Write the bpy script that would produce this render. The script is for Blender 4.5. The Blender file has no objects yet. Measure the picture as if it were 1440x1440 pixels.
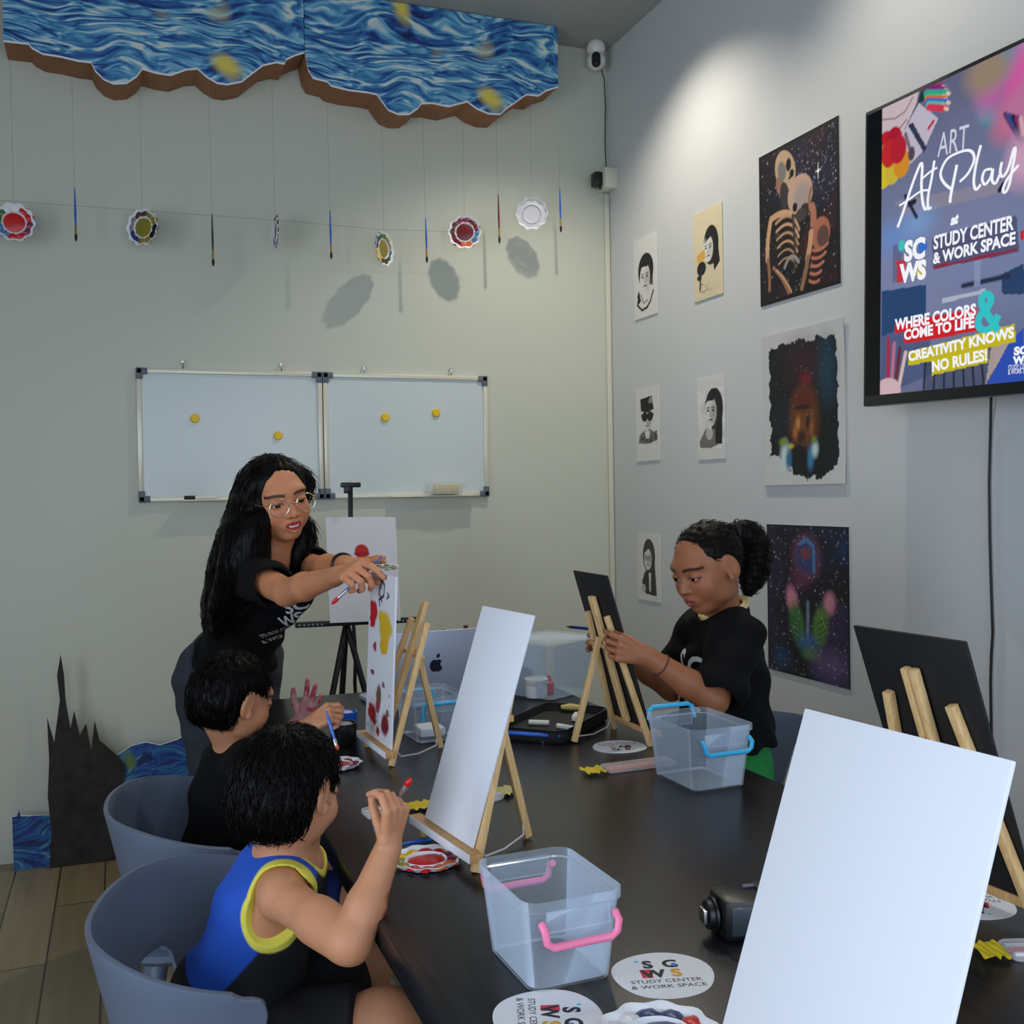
KEY, KEY2, LP, EXPO = 34, 42, [60, 32, 6, 5, 3], 0.3
import bpy, bmesh, math, random
import numpy as np
from mathutils import Vector, Matrix, Euler
from mathutils.bvhtree import BVHTree
rnd = random.Random(7)
SC = bpy.context.scene
COL = SC.collection
PI = math.pi
# ------------------------------------------------------------------ camera geometry
FPX, YAW, PIT, ROL = 1470.64, 0.359144, -0.0175032, -0.0171355
EYE = np.array([0, 0, 1.32])
_fw = np.array([math.sin(YAW)*math.cos(PIT), math.cos(YAW)*math.cos(PIT), math.sin(PIT)])
_rt = np.array([math.cos(YAW), -math.sin(YAW), 0]); _up = np.cross(_rt, _fw)
_r2 = math.cos(ROL)*_rt + math.sin(ROL)*_up
_u2 = -math.sin(ROL)*_rt + math.cos(ROL)*_up
def ray(px, py): return _fw + _r2*(px-720)/FPX - _u2*(py-720)/FPX
def at(px, py, ax, val):
    """point of the plane axis=val seen at a photo pixel"""
    d = ray(px, py); return EYE + d*((val-EYE[ax])/d[ax])
def dp(px, py, z): return EYE + ray(px, py)*z       # by depth
XR, YB, ZC, TZ = 2.063, 4.209, 3.268, 0.75          # right wall, back wall, ceiling, table top
def V(*a): return Vector(a[0]) if len(a) == 1 else Vector(a)
# ------------------------------------------------------------------ colour / materials
def lin(c):
    if isinstance(c, str): c = [int(c[i:i+2], 16)/255 for i in (0, 2, 4)]
    return [x/12.92 if x <= .04045 else ((x+.055)/1.055)**2.4 for x in c]
def rgb(r, g, b): return lin([r/255, g/255, b/255])
def new_mat(name):
    m = bpy.data.materials.new(name); m.use_nodes = True
    nt = m.node_tree; b = nt.nodes['Principled BSDF']; return m, nt, b
def mat(name, col, rough=.5, metal=0, spec=.5, bump=0, bscale=200, trans=0, alpha=1, var=0, vscale=8, sheen=0, sss=0, coat=0, stretch=None):
    m, nt, b = new_mat(name); c = lin(col) if isinstance(col, str) else col
    b.inputs['Base Color'].default_value = (*c, 1); b.inputs['Roughness'].default_value = rough
    b.inputs['Metallic'].default_value = metal; b.inputs['Specular IOR Level'].default_value = spec
    b.inputs['Transmission Weight'].default_value = trans; b.inputs['Alpha'].default_value = alpha
    b.inputs['Sheen Weight'].default_value = sheen; b.inputs['Coat Weight'].default_value = coat
    if sss: b.inputs['Subsurface Weight'].default_value = sss; b.inputs['Subsurface Radius'].default_value = (.01, .004, .002)
    if var or bump:
        tc = nt.nodes.new('ShaderNodeTexCoord'); mp = nt.nodes.new('ShaderNodeMapping'); nt.links.new(tc.outputs['Object'], mp.inputs[0])
        if stretch: mp.inputs['Scale'].default_value = stretch
    if var:
        n = nt.nodes.new('ShaderNodeTexNoise'); n.inputs['Scale'].default_value = vscale; n.inputs['Detail'].default_value = 5
        nt.links.new(mp.outputs[0], n.inputs['Vector'])
        r = nt.nodes.new('ShaderNodeValToRGB'); r.color_ramp.elements[0].position = .3; r.color_ramp.elements[1].position = .7
        r.color_ramp.elements[0].color = (*[x*(1-var) for x in c], 1); r.color_ramp.elements[1].color = (*[min(1, x*(1+var)) for x in c], 1)
        nt.links.new(n.outputs[0], r.inputs[0]); nt.links.new(r.outputs[0], b.inputs['Base Color'])
    if bump:
        n = nt.nodes.new('ShaderNodeTexNoise'); n.inputs['Scale'].default_value = bscale; n.inputs['Detail'].default_value = 3
        nt.links.new(mp.outputs[0], n.inputs['Vector'])
        bp = nt.nodes.new('ShaderNodeBump'); bp.inputs['Strength'].default_value = bump; bp.inputs['Distance'].default_value = .002
        nt.links.new(n.outputs[0], bp.inputs['Height']); nt.links.new(bp.outputs[0], b.inputs['Normal'])
    return m
def mat_vcol(name, rough=.6, emit=0, sss=0, bump=0, bscale=300, spec=.4):
    m, nt, b = new_mat(name); a = nt.nodes.new('ShaderNodeVertexColor'); a.layer_name = 'Col'
    nt.links.new(a.outputs[0], b.inputs['Base Color']); b.inputs['Roughness'].default_value = rough; b.inputs['Specular IOR Level'].default_value = spec
    if sss: b.inputs['Subsurface Weight'].default_value = sss; b.inputs['Subsurface Radius'].default_value = (.008, .003, .0015)
    if emit: nt.links.new(a.outputs[0], b.inputs['Emission Color']); b.inputs['Emission Strength'].default_value = emit; b.inputs['Base Color'].default_value = (0, 0, 0, 1); nt.links.remove(b.inputs['Base Color'].links[0])
    if bump:
        n = nt.nodes.new('ShaderNodeTexNoise'); n.inputs['Scale'].default_value = bscale
        tc = nt.nodes.new('ShaderNodeTexCoord'); nt.links.new(tc.outputs['Object'], n.inputs['Vector'])
        bp = nt.nodes.new('ShaderNodeBump'); bp.inputs['Strength'].default_value = bump; bp.inputs['Distance'].default_value = .002
        nt.links.new(n.outputs[0], bp.inputs['Height']); nt.links.new(bp.outputs[0], b.inputs['Normal'])
    return m
def mat_emit(name, c, s=1):
    m, nt, b = new_mat(name); b.inputs['Base Color'].default_value = (0, 0, 0, 1); b.inputs['Emission Color'].default_value = (*c, 1); b.inputs['Emission Strength'].default_value = s; b.inputs['Roughness'].default_value = .3
    return m
def mat_clear(name, tint=(.9, .95, 1), op=.25, rough=.12):
    """thin clear plastic: see-through with a milky share and a glossy coat"""
    m, nt, b = new_mat(name); b.inputs['Base Color'].default_value = (*tint, 1); b.inputs['Roughness'].default_value = rough
    t = nt.nodes.new('ShaderNodeBsdfTransparent'); t.inputs[0].default_value = (*[.86+.14*x for x in tint], 1)
    mx = nt.nodes.new('ShaderNodeMixShader'); mx.inputs[0].default_value = op
    fr = nt.nodes.new('ShaderNodeLayerWeight'); fr.inputs[0].default_value = .35
    ad = nt.nodes.new('ShaderNodeMath'); ad.operation = 'MULTIPLY_ADD'; ad.inputs[1].default_value = .45; ad.inputs[2].default_value = op; ad.use_clamp = True
    nt.links.new(fr.outputs['Fresnel'], ad.inputs[0]); nt.links.new(ad.outputs[0], mx.inputs[0])
    nt.links.new(t.outputs[0], mx.inputs[1]); nt.links.new(b.outputs[0], mx.inputs[2])
    nt.links.new(mx.outputs[0], nt.nodes['Material Output'].inputs[0]); return m
def mat_wood(name, c1, c2, scale=30, rough=.55, axis=(1, 1, .06)):
    m, nt, b = new_mat(name); tc = nt.nodes.new('ShaderNodeTexCoord'); mp = nt.nodes.new('ShaderNodeMapping'); mp.inputs['Scale'].default_value = axis
    n = nt.nodes.new('ShaderNodeTexNoise'); n.inputs['Scale'].default_value = scale*6; n.inputs['Detail'].default_value = 6; n.inputs['Distortion'].default_value = .6
    r = nt.nodes.new('ShaderNodeValToRGB'); r.color_ramp.elements[0].color = (*c1, 1); r.color_ramp.elements[1].color = (*c2, 1)
    r.color_ramp.elements[0].position = .35; r.color_ramp.elements[1].position = .65
    nt.links.new(tc.outputs['Object'], mp.inputs[0]); nt.links.new(mp.outputs[0], n.inputs[0]); nt.links.new(n.outputs[0], r.inputs[0]); nt.links.new(r.outputs[0], b.inputs['Base Color'])
    b.inputs['Roughness'].default_value = rough; return m
M = {}
M['wall_back'] = mat('wall_paint_cream', rgb(199, 202, 187), .45, bump=.05, bscale=60)
M['wall_right'] = mat('wall_paint_grey', rgb(206, 208, 209), .4, bump=.05, bscale=60)
M['ceiling'] = mat('ceiling_paint', rgb(165, 166, 158), .7)
M['white_pl'] = mat('white_plastic', rgb(225, 225, 218), .35)
M['cream_pl'] = mat('cream_plastic', rgb(210, 208, 190), .4)
M['black_pl'] = mat('black_plastic', rgb(18, 18, 20), .35)
M['black_mt'] = mat('black_metal', rgb(22, 22, 24), .4, metal=.3)
M['black_gl'] = mat('black_gloss', rgb(8, 8, 10), .12)
M['alu'] = mat('brushed_aluminium', rgb(222, 219, 200), .35, metal=.25)
M['steel'] = mat('steel', rgb(190, 190, 190), .25, metal=1)
M['grey_pl'] = mat('grey_plastic_corner', rgb(95, 102, 112), .5)
M['board'] = mat('whiteboard_enamel', rgb(205, 215, 215), .22)
M['yellow'] = mat('yellow_magnet', rgb(235, 195, 20), .4)
M['canvas'] = mat('primed_canvas', rgb(225, 228, 236), .75, bump=.08, bscale=900)
M['canvas_blk'] = mat('black_canvas', rgb(12, 12, 14), .7, bump=.15, bscale=700)
M['pine'] = mat_wood('pine_wood', rgb(232, 198, 142), rgb(216, 174, 114))
M['pine_d'] = mat_wood('pine_wood_darker', rgb(212, 168, 110), rgb(190, 142, 88))
M['table'] = None
M['paper'] = mat('white_paper', rgb(232, 233, 238), .65)
M['chair'] = mat('chair_shell_plastic', rgb(92, 104, 124), .42, bump=.05, bscale=900)
M['cord_w'] = mat('white_cord', rgb(215, 205, 205), .7)
M['ink'] = mat('dark_ink', rgb(22, 22, 38), .6)
M['red_ink'] = mat('red_ink', rgb(215, 45, 70), .6)
M['blue_ink'] = mat('blue_ink', rgb(60, 130, 210), .6)
M['gold_ink'] = mat('gold_ink', rgb(225, 165, 40), .6)
M['cyan_ink'] = mat('cyan_ink', rgb(80, 200, 210), .6)
M['grey_ink'] = mat('grey_ink', rgb(110, 112, 122), .6)
M['white_ink'] = mat('white_print', rgb(225, 228, 232), .6)
M['clear'] = mat_clear('clear_box_plastic', (.78, .88, 1.0), .075)
M['clear2'] = mat_clear('thin_clear_wrap', (.95, .97, 1), .22, .08)
M['pink'] = mat('pink_plastic', rgb(255, 135, 175), .35)
M['blue_h'] = mat('sky_blue_plastic', rgb(60, 185, 235), .35)
M['cardboard'] = mat('cardboard_edge', rgb(150, 104, 70), .8, var=.12, vscale=12)
M['thread'] = mat('grey_thread', rgb(120, 124, 116), .7)
M['brush_blue'] = mat('blue_lacquer', rgb(25, 95, 200), .25, coat=.5)
M['brush_green'] = mat('dark_green_lacquer', rgb(46, 62, 44), .3)
M['brush_red'] = mat('dark_red_lacquer', rgb(110, 22, 40), .3)
M['brush_or'] = mat('orange_lacquer', rgb(220, 120, 60), .3)
M['ferrule'] = mat('brass_ferrule', rgb(190, 160, 95), .3, metal=.8)
M['ferrule_s'] = mat('silver_ferrule', rgb(205, 205, 210), .25, metal=.8)
M['bristle'] = mat('dark_bristles', rgb(36, 28, 24), .8)
for n, c in dict(red=(200, 20, 22), yel=(232, 190, 30), ora=(215, 105, 50), olive=(140, 130, 45), green=(66, 110, 50), navy=(40, 60, 110), wine=(110, 28, 40), brown=(92, 56, 36), sky=(70, 120, 160), black=(20, 20, 22), maroon=(130, 40, 70), white=(228, 228, 232), grey=(140, 142, 150), teal=(60, 110, 110), lilac=(190, 190, 215)).items():
    M['p_'+n] = mat('paint_'+n, rgb(*c), .3)
# ------------------------------------------------------------------ mesh builder
class MB:
    def __init__(s): s.v = []; s.f = []; s.m = []; s.mi = 0
    def add(s, vs, fs, T=None, mi=None):
        o = len(s.v)
        s.v += [tuple(T @ Vector(p)) if T is not None else tuple(p) for p in vs]
        s.f += [[i+o for i in f] for f in fs]; s.m += [s.mi if mi is None else mi]*len(fs); return s
    def bm(s, bm, T=None, mi=None):
        bm.verts.index_update()
        s.add([v.co.copy() for v in bm.verts], [[v.index for v in f.verts] for f in bm.faces], T, mi); bm.free(); return s
    def box(s, c, d, bev=0, T=None, rot=None, mi=None, seg=2):
        bm = bmesh.new(); bmesh.ops.create_cube(bm, size=1)
        for v in bm.verts: v.co = Vector((v.co.x*d[0], v.co.y*d[1], v.co.z*d[2]))
        if bev: bmesh.ops.bevel(bm, geom=bm.edges[:], offset=bev, segments=seg, profile=.5, affect='EDGES')
        X = Matrix.Translation(Vector(c))
        if rot is not None: X = X @ rot
        return s.bm(bm, T @ X if T is not None else X, mi)
    def bar(s, a, b, w, h, bev=.0015, up=(0, 0, 1), mi=None):
        """square bar between two points"""
        a = Vector(a); b = Vector(b); z = (b-a); L = z.length; z.normalize(); u = Vector(up)
        x = u.cross(z)
        if x.length < 1e-4: x = Vector((1, 0, 0)).cross(z)
        x.normalize(); y = z.cross(x)
        R = Matrix((x, y, z)).transposed().to_4x4()
        return s.box((a+b)/2, (w, h, L), bev, rot=R, mi=mi)
    def tube(s, pts, r, n=8, mi=None, cap=True, closed=False):
        pts = [Vector(p) for p in pts]; N = len(pts); vs = []; fs = []
        rr = r if isinstance(r, (list, tuple)) else [r]*N
        t0 = (pts[1]-pts[0]).normalized(); a = Vector((0, 0, 1)) if abs(t0.z) < .9 else Vector((1, 0, 0))
        x = a.cross(t0).normalized()
        for i, p in enumerate(pts):
            if closed: t = (pts[(i+1) % N]-pts[i-1]).normalized()
            else: t = (pts[min(i+1, N-1)]-pts[max(i-1, 0)]).normalized()
            x = (x-t*x.dot(t)).normalized(); y = t.cross(x)
            for k in range(n):
                q = 2*PI*k/n; vs.append(p+(x*math.cos(q)+y*math.sin(q))*rr[i])
        for i in range(N if closed else N-1):
            j = (i+1) % N
            for k in range(n): fs.append([i*n+k, i*n+(k+1) % n, j*n+(k+1) % n, j*n+k])
        if cap and not closed: fs.append(list(range(n))[::-1]); fs.append([(N-1)*n+k for k in range(n)])
        return s.add(vs, fs, None, mi)
    def lathe(s, prof, n=32, T=None, mi=None):
        vs = []; fs = []; k = len(prof)
        for i in range(n):
            q = 2*PI*i/n; vs += [(r*math.cos(q), r*math.sin(q), z) for r, z in prof]
        for i in range(n):
            j = (i+1) % n
            for a in range(k-1): fs.append([i*k+a, j*k+a, j*k+a+1, i*k+a+1])
        if prof[0][0] > 1e-6: fs.append([i*k for i in range(n)][::-1])
        if prof[-1][0] > 1e-6: fs.append([i*k+k-1 for i in range(n)])
        return s.add(vs, fs, T, mi)
    def prism(s, out, d0, d1, T=None, mi=None, mside=None):
        """outline in local xy extruded from z=d0 to z=d1"""
        n = len(out); a = sum(out[i][0]*out[(i+1) % n][1]-out[(i+1) % n][0]*out[i][1] for i in range(n))
        if a < 0: out = out[::-1]
        vs = [(x, y, d0) for x, y in out]+[(x, y, d1) for x, y in out]
        s.add(vs, [list(range(n))[::-1], [n+i for i in range(n)]], T, mi)
        o = len(s.v)-2*n
        for i in range(n):
            s.f.append([o+i, o+(i+1) % n, o+n+(i+1) % n, o+n+i]); s.m.append((s.mi if mi is None else mi) if mside is None else mside)
        return s
    def build(s, name, mats, parent=None, smooth=True, ang=40):
        me = bpy.data.meshes.new(name); me.from_pydata([tuple(v) for v in s.v], [], s.f)
        for m in (mats if isinstance(mats, (list, tuple)) else [mats]): me.materials.append(M[m] if isinstance(m, str) else m)
        me.polygons.foreach_set('material_index', s.m)
        bm = bmesh.new(); bm.from_mesh(me); bmesh.ops.remove_doubles(bm, verts=bm.verts, dist=1e-6); bmesh.ops.recalc_face_normals(bm, faces=bm.faces); bm.to_mesh(me); bm.free()
        if smooth:
            me.polygons.foreach_set('use_smooth', [True]*len(me.polygons))
            try: me.set_sharp_from_angle(angle=math.radians(ang))
            except Exception: pass
        o = bpy.data.objects.new(name, me); COL.objects.link(o)
        if parent: o.parent = parent
        return o
def tag(o, label, cat, group=None):
    o['label'] = label; o['category'] = cat
    if group: o['group'] = group
    return o
def thing(name, label, cat, loc=(0, 0, 0), rot=(0, 0, 0), group=None, R=None):
    o = bpy.data.objects.new(name, None); COL.objects.link(o); o.empty_display_size = .05
    if R is not None: o.matrix_world = Matrix.Translation(Vector(loc)) @ R.to_4x4()
    else: o.location = loc; o.rotation_euler = rot
    return tag(o, label, cat, group)
def struct(o): o['kind'] = 'structure'; return o
def dup(root, loc, rot=None, label=None, R=None):
    r = root.copy(); COL.objects.link(r)
    if R is not None: r.matrix_world = Matrix.Translation(Vector(loc)) @ R.to_4x4()
    else:
        r.location = loc
        if rot is not None: r.rotation_euler = rot
    if label: r['label'] = label
    for ch in [c for c in bpy.data.objects if c.parent == root]:
        c = ch.copy(); COL.objects.link(c); c.parent = r
        for g in [q for q in bpy.data.objects if q.parent == ch]:
            d = g.copy(); COL.objects.link(d); d.parent = c
    return r
def frame(x, y, z):
    return Matrix((Vector(x).normalized(), Vector(y).normalized(), Vector(z).normalized())).transposed()
def text_geo(body, size=1, bold=0, shear=0, align='CENTER', space=1, fit=None):
    """glyph outlines as flat mesh data (verts in xy), fitted to width if asked"""
    cu = bpy.data.curves.new('t', 'FONT'); cu.body = body; cu.size = size; cu.offset = bold; cu.shear = shear; cu.align_x = 'LEFT'; cu.space_character = space; cu.resolution_u = 3
    o = bpy.data.objects.new('t', cu); COL.objects.link(o); bpy.context.view_layer.update()
    me = o.evaluated_get(bpy.context.evaluated_depsgraph_get()).to_mesh()
    vs = [v.co.copy() for v in me.vertices]; fs = [list(p.vertices) for p in me.polygons]
    o.evaluated_get(bpy.context.evaluated_depsgraph_get()).to_mesh_clear(); bpy.data.objects.remove(o); bpy.data.curves.remove(cu)
    x0 = min(v.x for v in vs); x1 = max(v.x for v in vs); s = 1 if fit is None else fit/(x1-x0)
    off = {'LEFT': 0, 'CENTER': (x1-x0)*s/2, 'RIGHT': (x1-x0)*s}[align]
    return [((v.x-x0)*s-off, v.y*(s if fit is None else 1), 0) for v in vs], fs
# ------------------------------------------------------------------ painted sheets: colour per mesh vertex
def vnoise(X, Y, seed=0):
    r = np.random.RandomState(seed).rand(64, 64); xi = np.floor(X).astype(int); yi = np.floor(Y).astype(int); fx = X-xi; fy = Y-yi
    fx = fx*fx*(3-2*fx); fy = fy*fy*(3-2*fy); a = r[xi % 64, yi % 64]; b = r[(xi+1) % 64, yi % 64]; c = r[xi % 64, (yi+1) % 64]; d = r[(xi+1) % 64, (yi+1) % 64]
    return (a*(1-fx)+b*fx)*(1-fy)+(c*(1-fx)+d*fx)*fy
def fbm(X, Y, seed=0, o=4):
    s = 0; a = .5
    for i in range(o): s = s+a*vnoise(X*2**i, Y*2**i, seed+i); a /= 2
    return s
class Paint:
    """canvas with x in 0..W, y in 0..H (any unit), painted in linear colour"""
    def __init__(s, W, H, nx, ny, bg):
        s.W, s.H, s.nx, s.ny = W, H, nx, ny
        s.Y, s.X = np.meshgrid(np.linspace(0, H, ny), np.linspace(0, W, nx), indexing='ij')
        s.C = np.zeros((ny, nx, 3)); s.C[:] = rgb(*bg); s.px = W/(nx-1)
    def mix(s, a, col):
        a = np.clip(a, 0, 1)[..., None]; c = np.array(rgb(*col)) if not isinstance(col, np.ndarray) else col; s.C = s.C*(1-a)+c*a
    def ell(s, cx, cy, rx, ry, col, rot=0, a=1, soft=None):
        c, d = math.cos(rot), math.sin(rot); x = (s.X-cx)*c+(s.Y-cy)*d; y = -(s.X-cx)*d+(s.Y-cy)*c
        r = np.sqrt((x/rx)**2+(y/ry)**2); sf = soft if soft else s.px/min(rx, ry); s.mix(a*(1-r)/sf+.5*a*0+a*.5, col)
    def poly(s, pts, col, a=1):
        ins = np.zeros(s.X.shape, bool); n = len(pts)
        for i in range(n):
            x0, y0 = pts[i]; x1, y1 = pts[(i+1) % n]
            if y0 == y1: continue
            c = ((y0 > s.Y) != (y1 > s.Y)) & (s.X < (x1-x0)*(s.Y-y0)/(y1-y0)+x0); ins ^= c
        s.mix(ins*a, col)
    def dist(s, pts):
        D = np.full(s.X.shape, 1e9)
        for (x0, y0), (x1, y1) in zip(pts[:-1], pts[1:]):
            dx, dy = x1-x0, y1-y0; L = dx*dx+dy*dy+1e-12; t = np.clip(((s.X-x0)*dx+(s.Y-y0)*dy)/L, 0, 1)
            D = np.minimum(D, np.hypot(s.X-x0-t*dx, s.Y-y0-t*dy))
        return D
    def stroke(s, pts, w, col, a=1, soft=None):
        D = s.dist(pts); sf = soft or s.px; s.mix(a*((w/2-D)/sf+.5), col)
    def dots(s, n, col, seed, rmin, rmax, box=None, a=1):
        r = np.random.RandomState(seed); b = box or (0, s.W, 0, s.H)
        for i in range(n):
            x = b[0]+(b[1]-b[0])*r.rand(); y = b[2]+(b[3]-b[2])*r.rand(); q = rmin+(rmax-rmin)*r.rand()**2
            j0, j1 = np.searchsorted(s.Y[:, 0], [y-2*q-s.px, y+2*q+s.px]); i0, i1 = np.searchsorted(s.X[0], [x-2*q-s.px, x+2*q+s.px])
            if j1 <= j0 or i1 <= i0: continue
            A = np.clip((q-np.hypot(s.X[j0:j1, i0:i1]-x, s.Y[j0:j1, i0:i1]-y))/s.px+.5, 0, 1)[..., None]*a*(.4+.6*r.rand())
            s.C[j0:j1, i0:i1] = s.C[j0:j1, i0:i1]*(1-A)+np.array(rgb(*col))*A
    def noise(s, sc, amp, seed=0):
        s.C = np.clip(s.C*(1+amp*(fbm(s.X/sc, s.Y/sc, seed)-.45)[..., None]*2), 0, 1)
def np_mesh(name, verts, faces, mats, parent=None, col=None, smooth=True):
    """fast mesh from numpy quads"""
    me = bpy.data.meshes.new(name); n = len(verts); f = len(faces); k = faces.shape[1]
    me.vertices.add(n); me.vertices.foreach_set('co', np.ascontiguousarray(verts, np.float32).ravel())
    me.loops.add(f*k); me.loops.foreach_set('vertex_index', np.ascontiguousarray(faces, np.int32).ravel())
    me.polygons.add(f); me.polygons.foreach_set('loop_start', np.arange(0, f*k, k, dtype=np.int32)); me.polygons.foreach_set('use_smooth', np.full(f, smooth))
    me.update(calc_edges=True); me.validate()
    if col is not None:
        a = me.color_attributes.new('Col', 'FLOAT_COLOR', 'POINT'); c = np.ones((n, 4), np.float32); c[:, :3] = col; a.data.foreach_set('color', c.ravel())
    for m in (mats if isinstance(mats, (list, tuple)) else [mats]): me.materials.append(M[m] if isinstance(m, str) else m)
    o = bpy.data.objects.new(name, me); COL.objects.link(o)
    if parent: o.parent = parent
    return o
def sheet(name, P, O, ux, uy, mats, th=.002, parent=None, back=(225, 222, 215), curl=None):
    """painted sheet with real thickness; O = lower-left corner, ux/uy = full edge vectors, front normal = ux x uy"""
    O = np.array(O); ux = np.array(ux); uy = np.array(uy); nrm = np.cross(ux, uy); nrm = nrm/np.linalg.norm(nrm)
    U = P.X/P.W; W = P.Y/P.H
    Q = O+U[..., None]*ux+W[..., None]*uy
    if curl is not None: Q = Q+curl(U, W)[..., None]*nrm
    ny, nx = U.shape; F = Q.reshape(-1, 3); idx = np.arange(nx*ny).reshape(ny, nx)
    q = np.stack([idx[:-1, :-1], idx[:-1, 1:], idx[1:, 1:], idx[1:, :-1]], -1).reshape(-1, 4)
    B = F-nrm*th; N = len(F); per = np.concatenate([idx[0, :], idx[1:, -1], idx[-1, -2::-1], idx[-2:0:-1, 0]])
    p2 = np.roll(per, -1); sd = np.stack([per+N, p2+N, p2, per], -1)
    cols = np.concatenate([P.C.reshape(-1, 3), np.tile(rgb(*back), (N, 1))])
    return np_mesh(name, np.concatenate([F, B]), np.concatenate([q, q[:, ::-1]+N, sd]), mats, parent, cols, smooth=False)
M['sheet'] = mat_vcol('painted_paper', .6); M['poster'] = mat_vcol('acrylic_on_canvas', .55, bump=.2, bscale=500)
# ================================================================== ROOM
X0, Y0 = -2.2, -.75
def slab(name, a, b, m):
    o = MB().box([(a[i]+b[i])/2 for i in range(3)], [b[i]-a[i] for i in range(3)]).build(name, m, smooth=False); return struct(o)
fm, nt, b = new_mat('floor_planks')
tc = nt.nodes.new('ShaderNodeTexCoord'); mp = nt.nodes.new('ShaderNodeMapping'); mp.inputs['Rotation'].default_value = (0, 0, PI/2); mp.inputs['Location'].default_value = (.1, .075, 0)
br = nt.nodes.new('ShaderNodeTexBrick'); br.inputs['Scale'].default_value = 1; br.inputs['Brick Width'].default_value = .9; br.inputs['Row Height'].default_value = .15
br.inputs['Mortar Size'].default_value = .003; br.inputs['Color1'].default_value = (*rgb(156, 140, 108), 1); br.inputs['Color2'].default_value = (*rgb(138, 122, 92), 1); br.inputs['Mortar'].default_value = (*rgb(70, 60, 45), 1)
n = nt.nodes.new('ShaderNodeTexNoise'); n.inputs['Scale'].default_value = 40; n.inputs['Detail'].default_value = 6; mp2 = nt.nodes.new('ShaderNodeMapping'); mp2.inputs['Scale'].default_value = (1, .06, 1)
mx = nt.nodes.new('ShaderNodeMix'); mx.data_type = 'RGBA'; mx.blend_type = 'MULTIPLY'; mx.inputs[0].default_value = .45
nt.links.new(tc.outputs['Object'], mp.inputs[0]); nt.links.new(mp.outputs[0], br.inputs[0]); nt.links.new(tc.outputs['Object'], mp2.inputs[0]); nt.links.new(mp2.outputs[0], n.inputs[0])
nt.links.new(br.outputs[0], mx.inputs[6]); nt.links.new(n.outputs[0], mx.inputs[7]); nt.links.new(mx.outputs[2], b.inputs['Base Color']); b.inputs['Roughness'].default_value = .35
M['floor'] = fm
slab('floor', (X0-.1, Y0-.1, -.1), (XR+.1, YB+.1, 0), 'floor')
slab('ceiling', (X0-.1, Y0-.1, ZC), (XR+.1, YB+.1, ZC+.1), 'ceiling')
slab('wall_back', (X0-.1, YB, 0), (XR+.1, YB+.1, ZC), 'wall_back')
slab('wall_right', (XR, Y0-.1, 0), (XR+.1, YB, ZC), 'wall_right')
M['wall_dim'] = mat('wall_paint_mid_grey', rgb(118, 120, 116), .6)
LY0, LY1, LZ0, LZ1 = -.55, 1.55, .45, 2.45
mb = MB()
for a, c in (((X0-.1, Y0-.1, 0), (X0, LY0, ZC)), ((X0-.1, LY1, 0), (X0, YB, ZC)), ((X0-.1, LY0, 0), (X0, LY1, LZ0)), ((X0-.1, LY0, LZ1), (X0, LY1, ZC))):
    mb.box([(a[i]+c[i])/2 for i in range(3)], [c[i]-a[i] for i in range(3)])
struct(mb.build('wall_left', 'wall_dim', smooth=False))
WX0, WX1, WZ0, WZ1 = -1.5, 1.75, .5, 2.4
mb = MB()
for a, c in (((X0, Y0-.1, 0), (WX0, Y0, ZC)), ((WX1, Y0-.1, 0), (XR, Y0, ZC)), ((WX0, Y0-.1, 0), (WX1, Y0, WZ0)), ((WX0, Y0-.1, WZ1), (WX1, Y0, ZC))):
    mb.box([(a[i]+c[i])/2 for i in range(3)], [c[i]-a[i] for i in range(3)])
struct(mb.build('wall_rear', 'wall_dim', smooth=False))
mb = MB()
for x in (WX0+.02, WX0+1.13, WX1-1.13, WX1-.02): mb.box((x, Y0-.05, (WZ0+WZ1)/2), (.045, .05, WZ1-WZ0))
for z in (WZ0+.02, WZ1-.02): mb.box(((WX0+WX1)/2, Y0-.05, z), (WX1-WX0, .05, .045))
struct(mb.build('window_1', 'black_mt', smooth=False))
mb = MB()
for y in (LY0+.02, (LY0+LY1)/2, LY1-.02): mb.box((X0-.05, y, (LZ0+LZ1)/2), (.05, .045, LZ1-LZ0))
for z in (LZ0+.02, LZ1-.02): mb.box((X0-.05, (LY0+LY1)/2, z), (.05, LY1-LY0, .045))
struct(mb.build('window_2', 'black_mt', smooth=False))
# recessed ceiling downlights
M['lamp'] = mat_emit('lamp_disc', (1, .95, .86), 6)
LAMPS = [(1.6, 3.38), (1.6, 2.3), (1.6, .9), (-.4, 2.3), (-.4, .6)]
for i, (x, y) in enumerate(LAMPS):
    t = thing('ceiling_downlight', ['round recessed ceiling downlight nearest the back corner', 'round recessed ceiling downlight above the black galaxy canvas wall', 'round recessed ceiling downlight above the television wall', 'round recessed ceiling downlight over the two boys', 'round recessed ceiling downlight over the near left floor'][i], 'lamp', (x, y, ZC), group='ceiling downlights')
    MB().lathe([(.045, -.004), (.06, -.008), (.066, -.004), (.066, 0), (.045, 0)], 32).build('trim_ring', 'white_pl', t)
    MB().lathe([(0, -.002), (.045, -.002), (.045, 0), (0, 0)], 32).build('diffuser', 'lamp', t)
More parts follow.
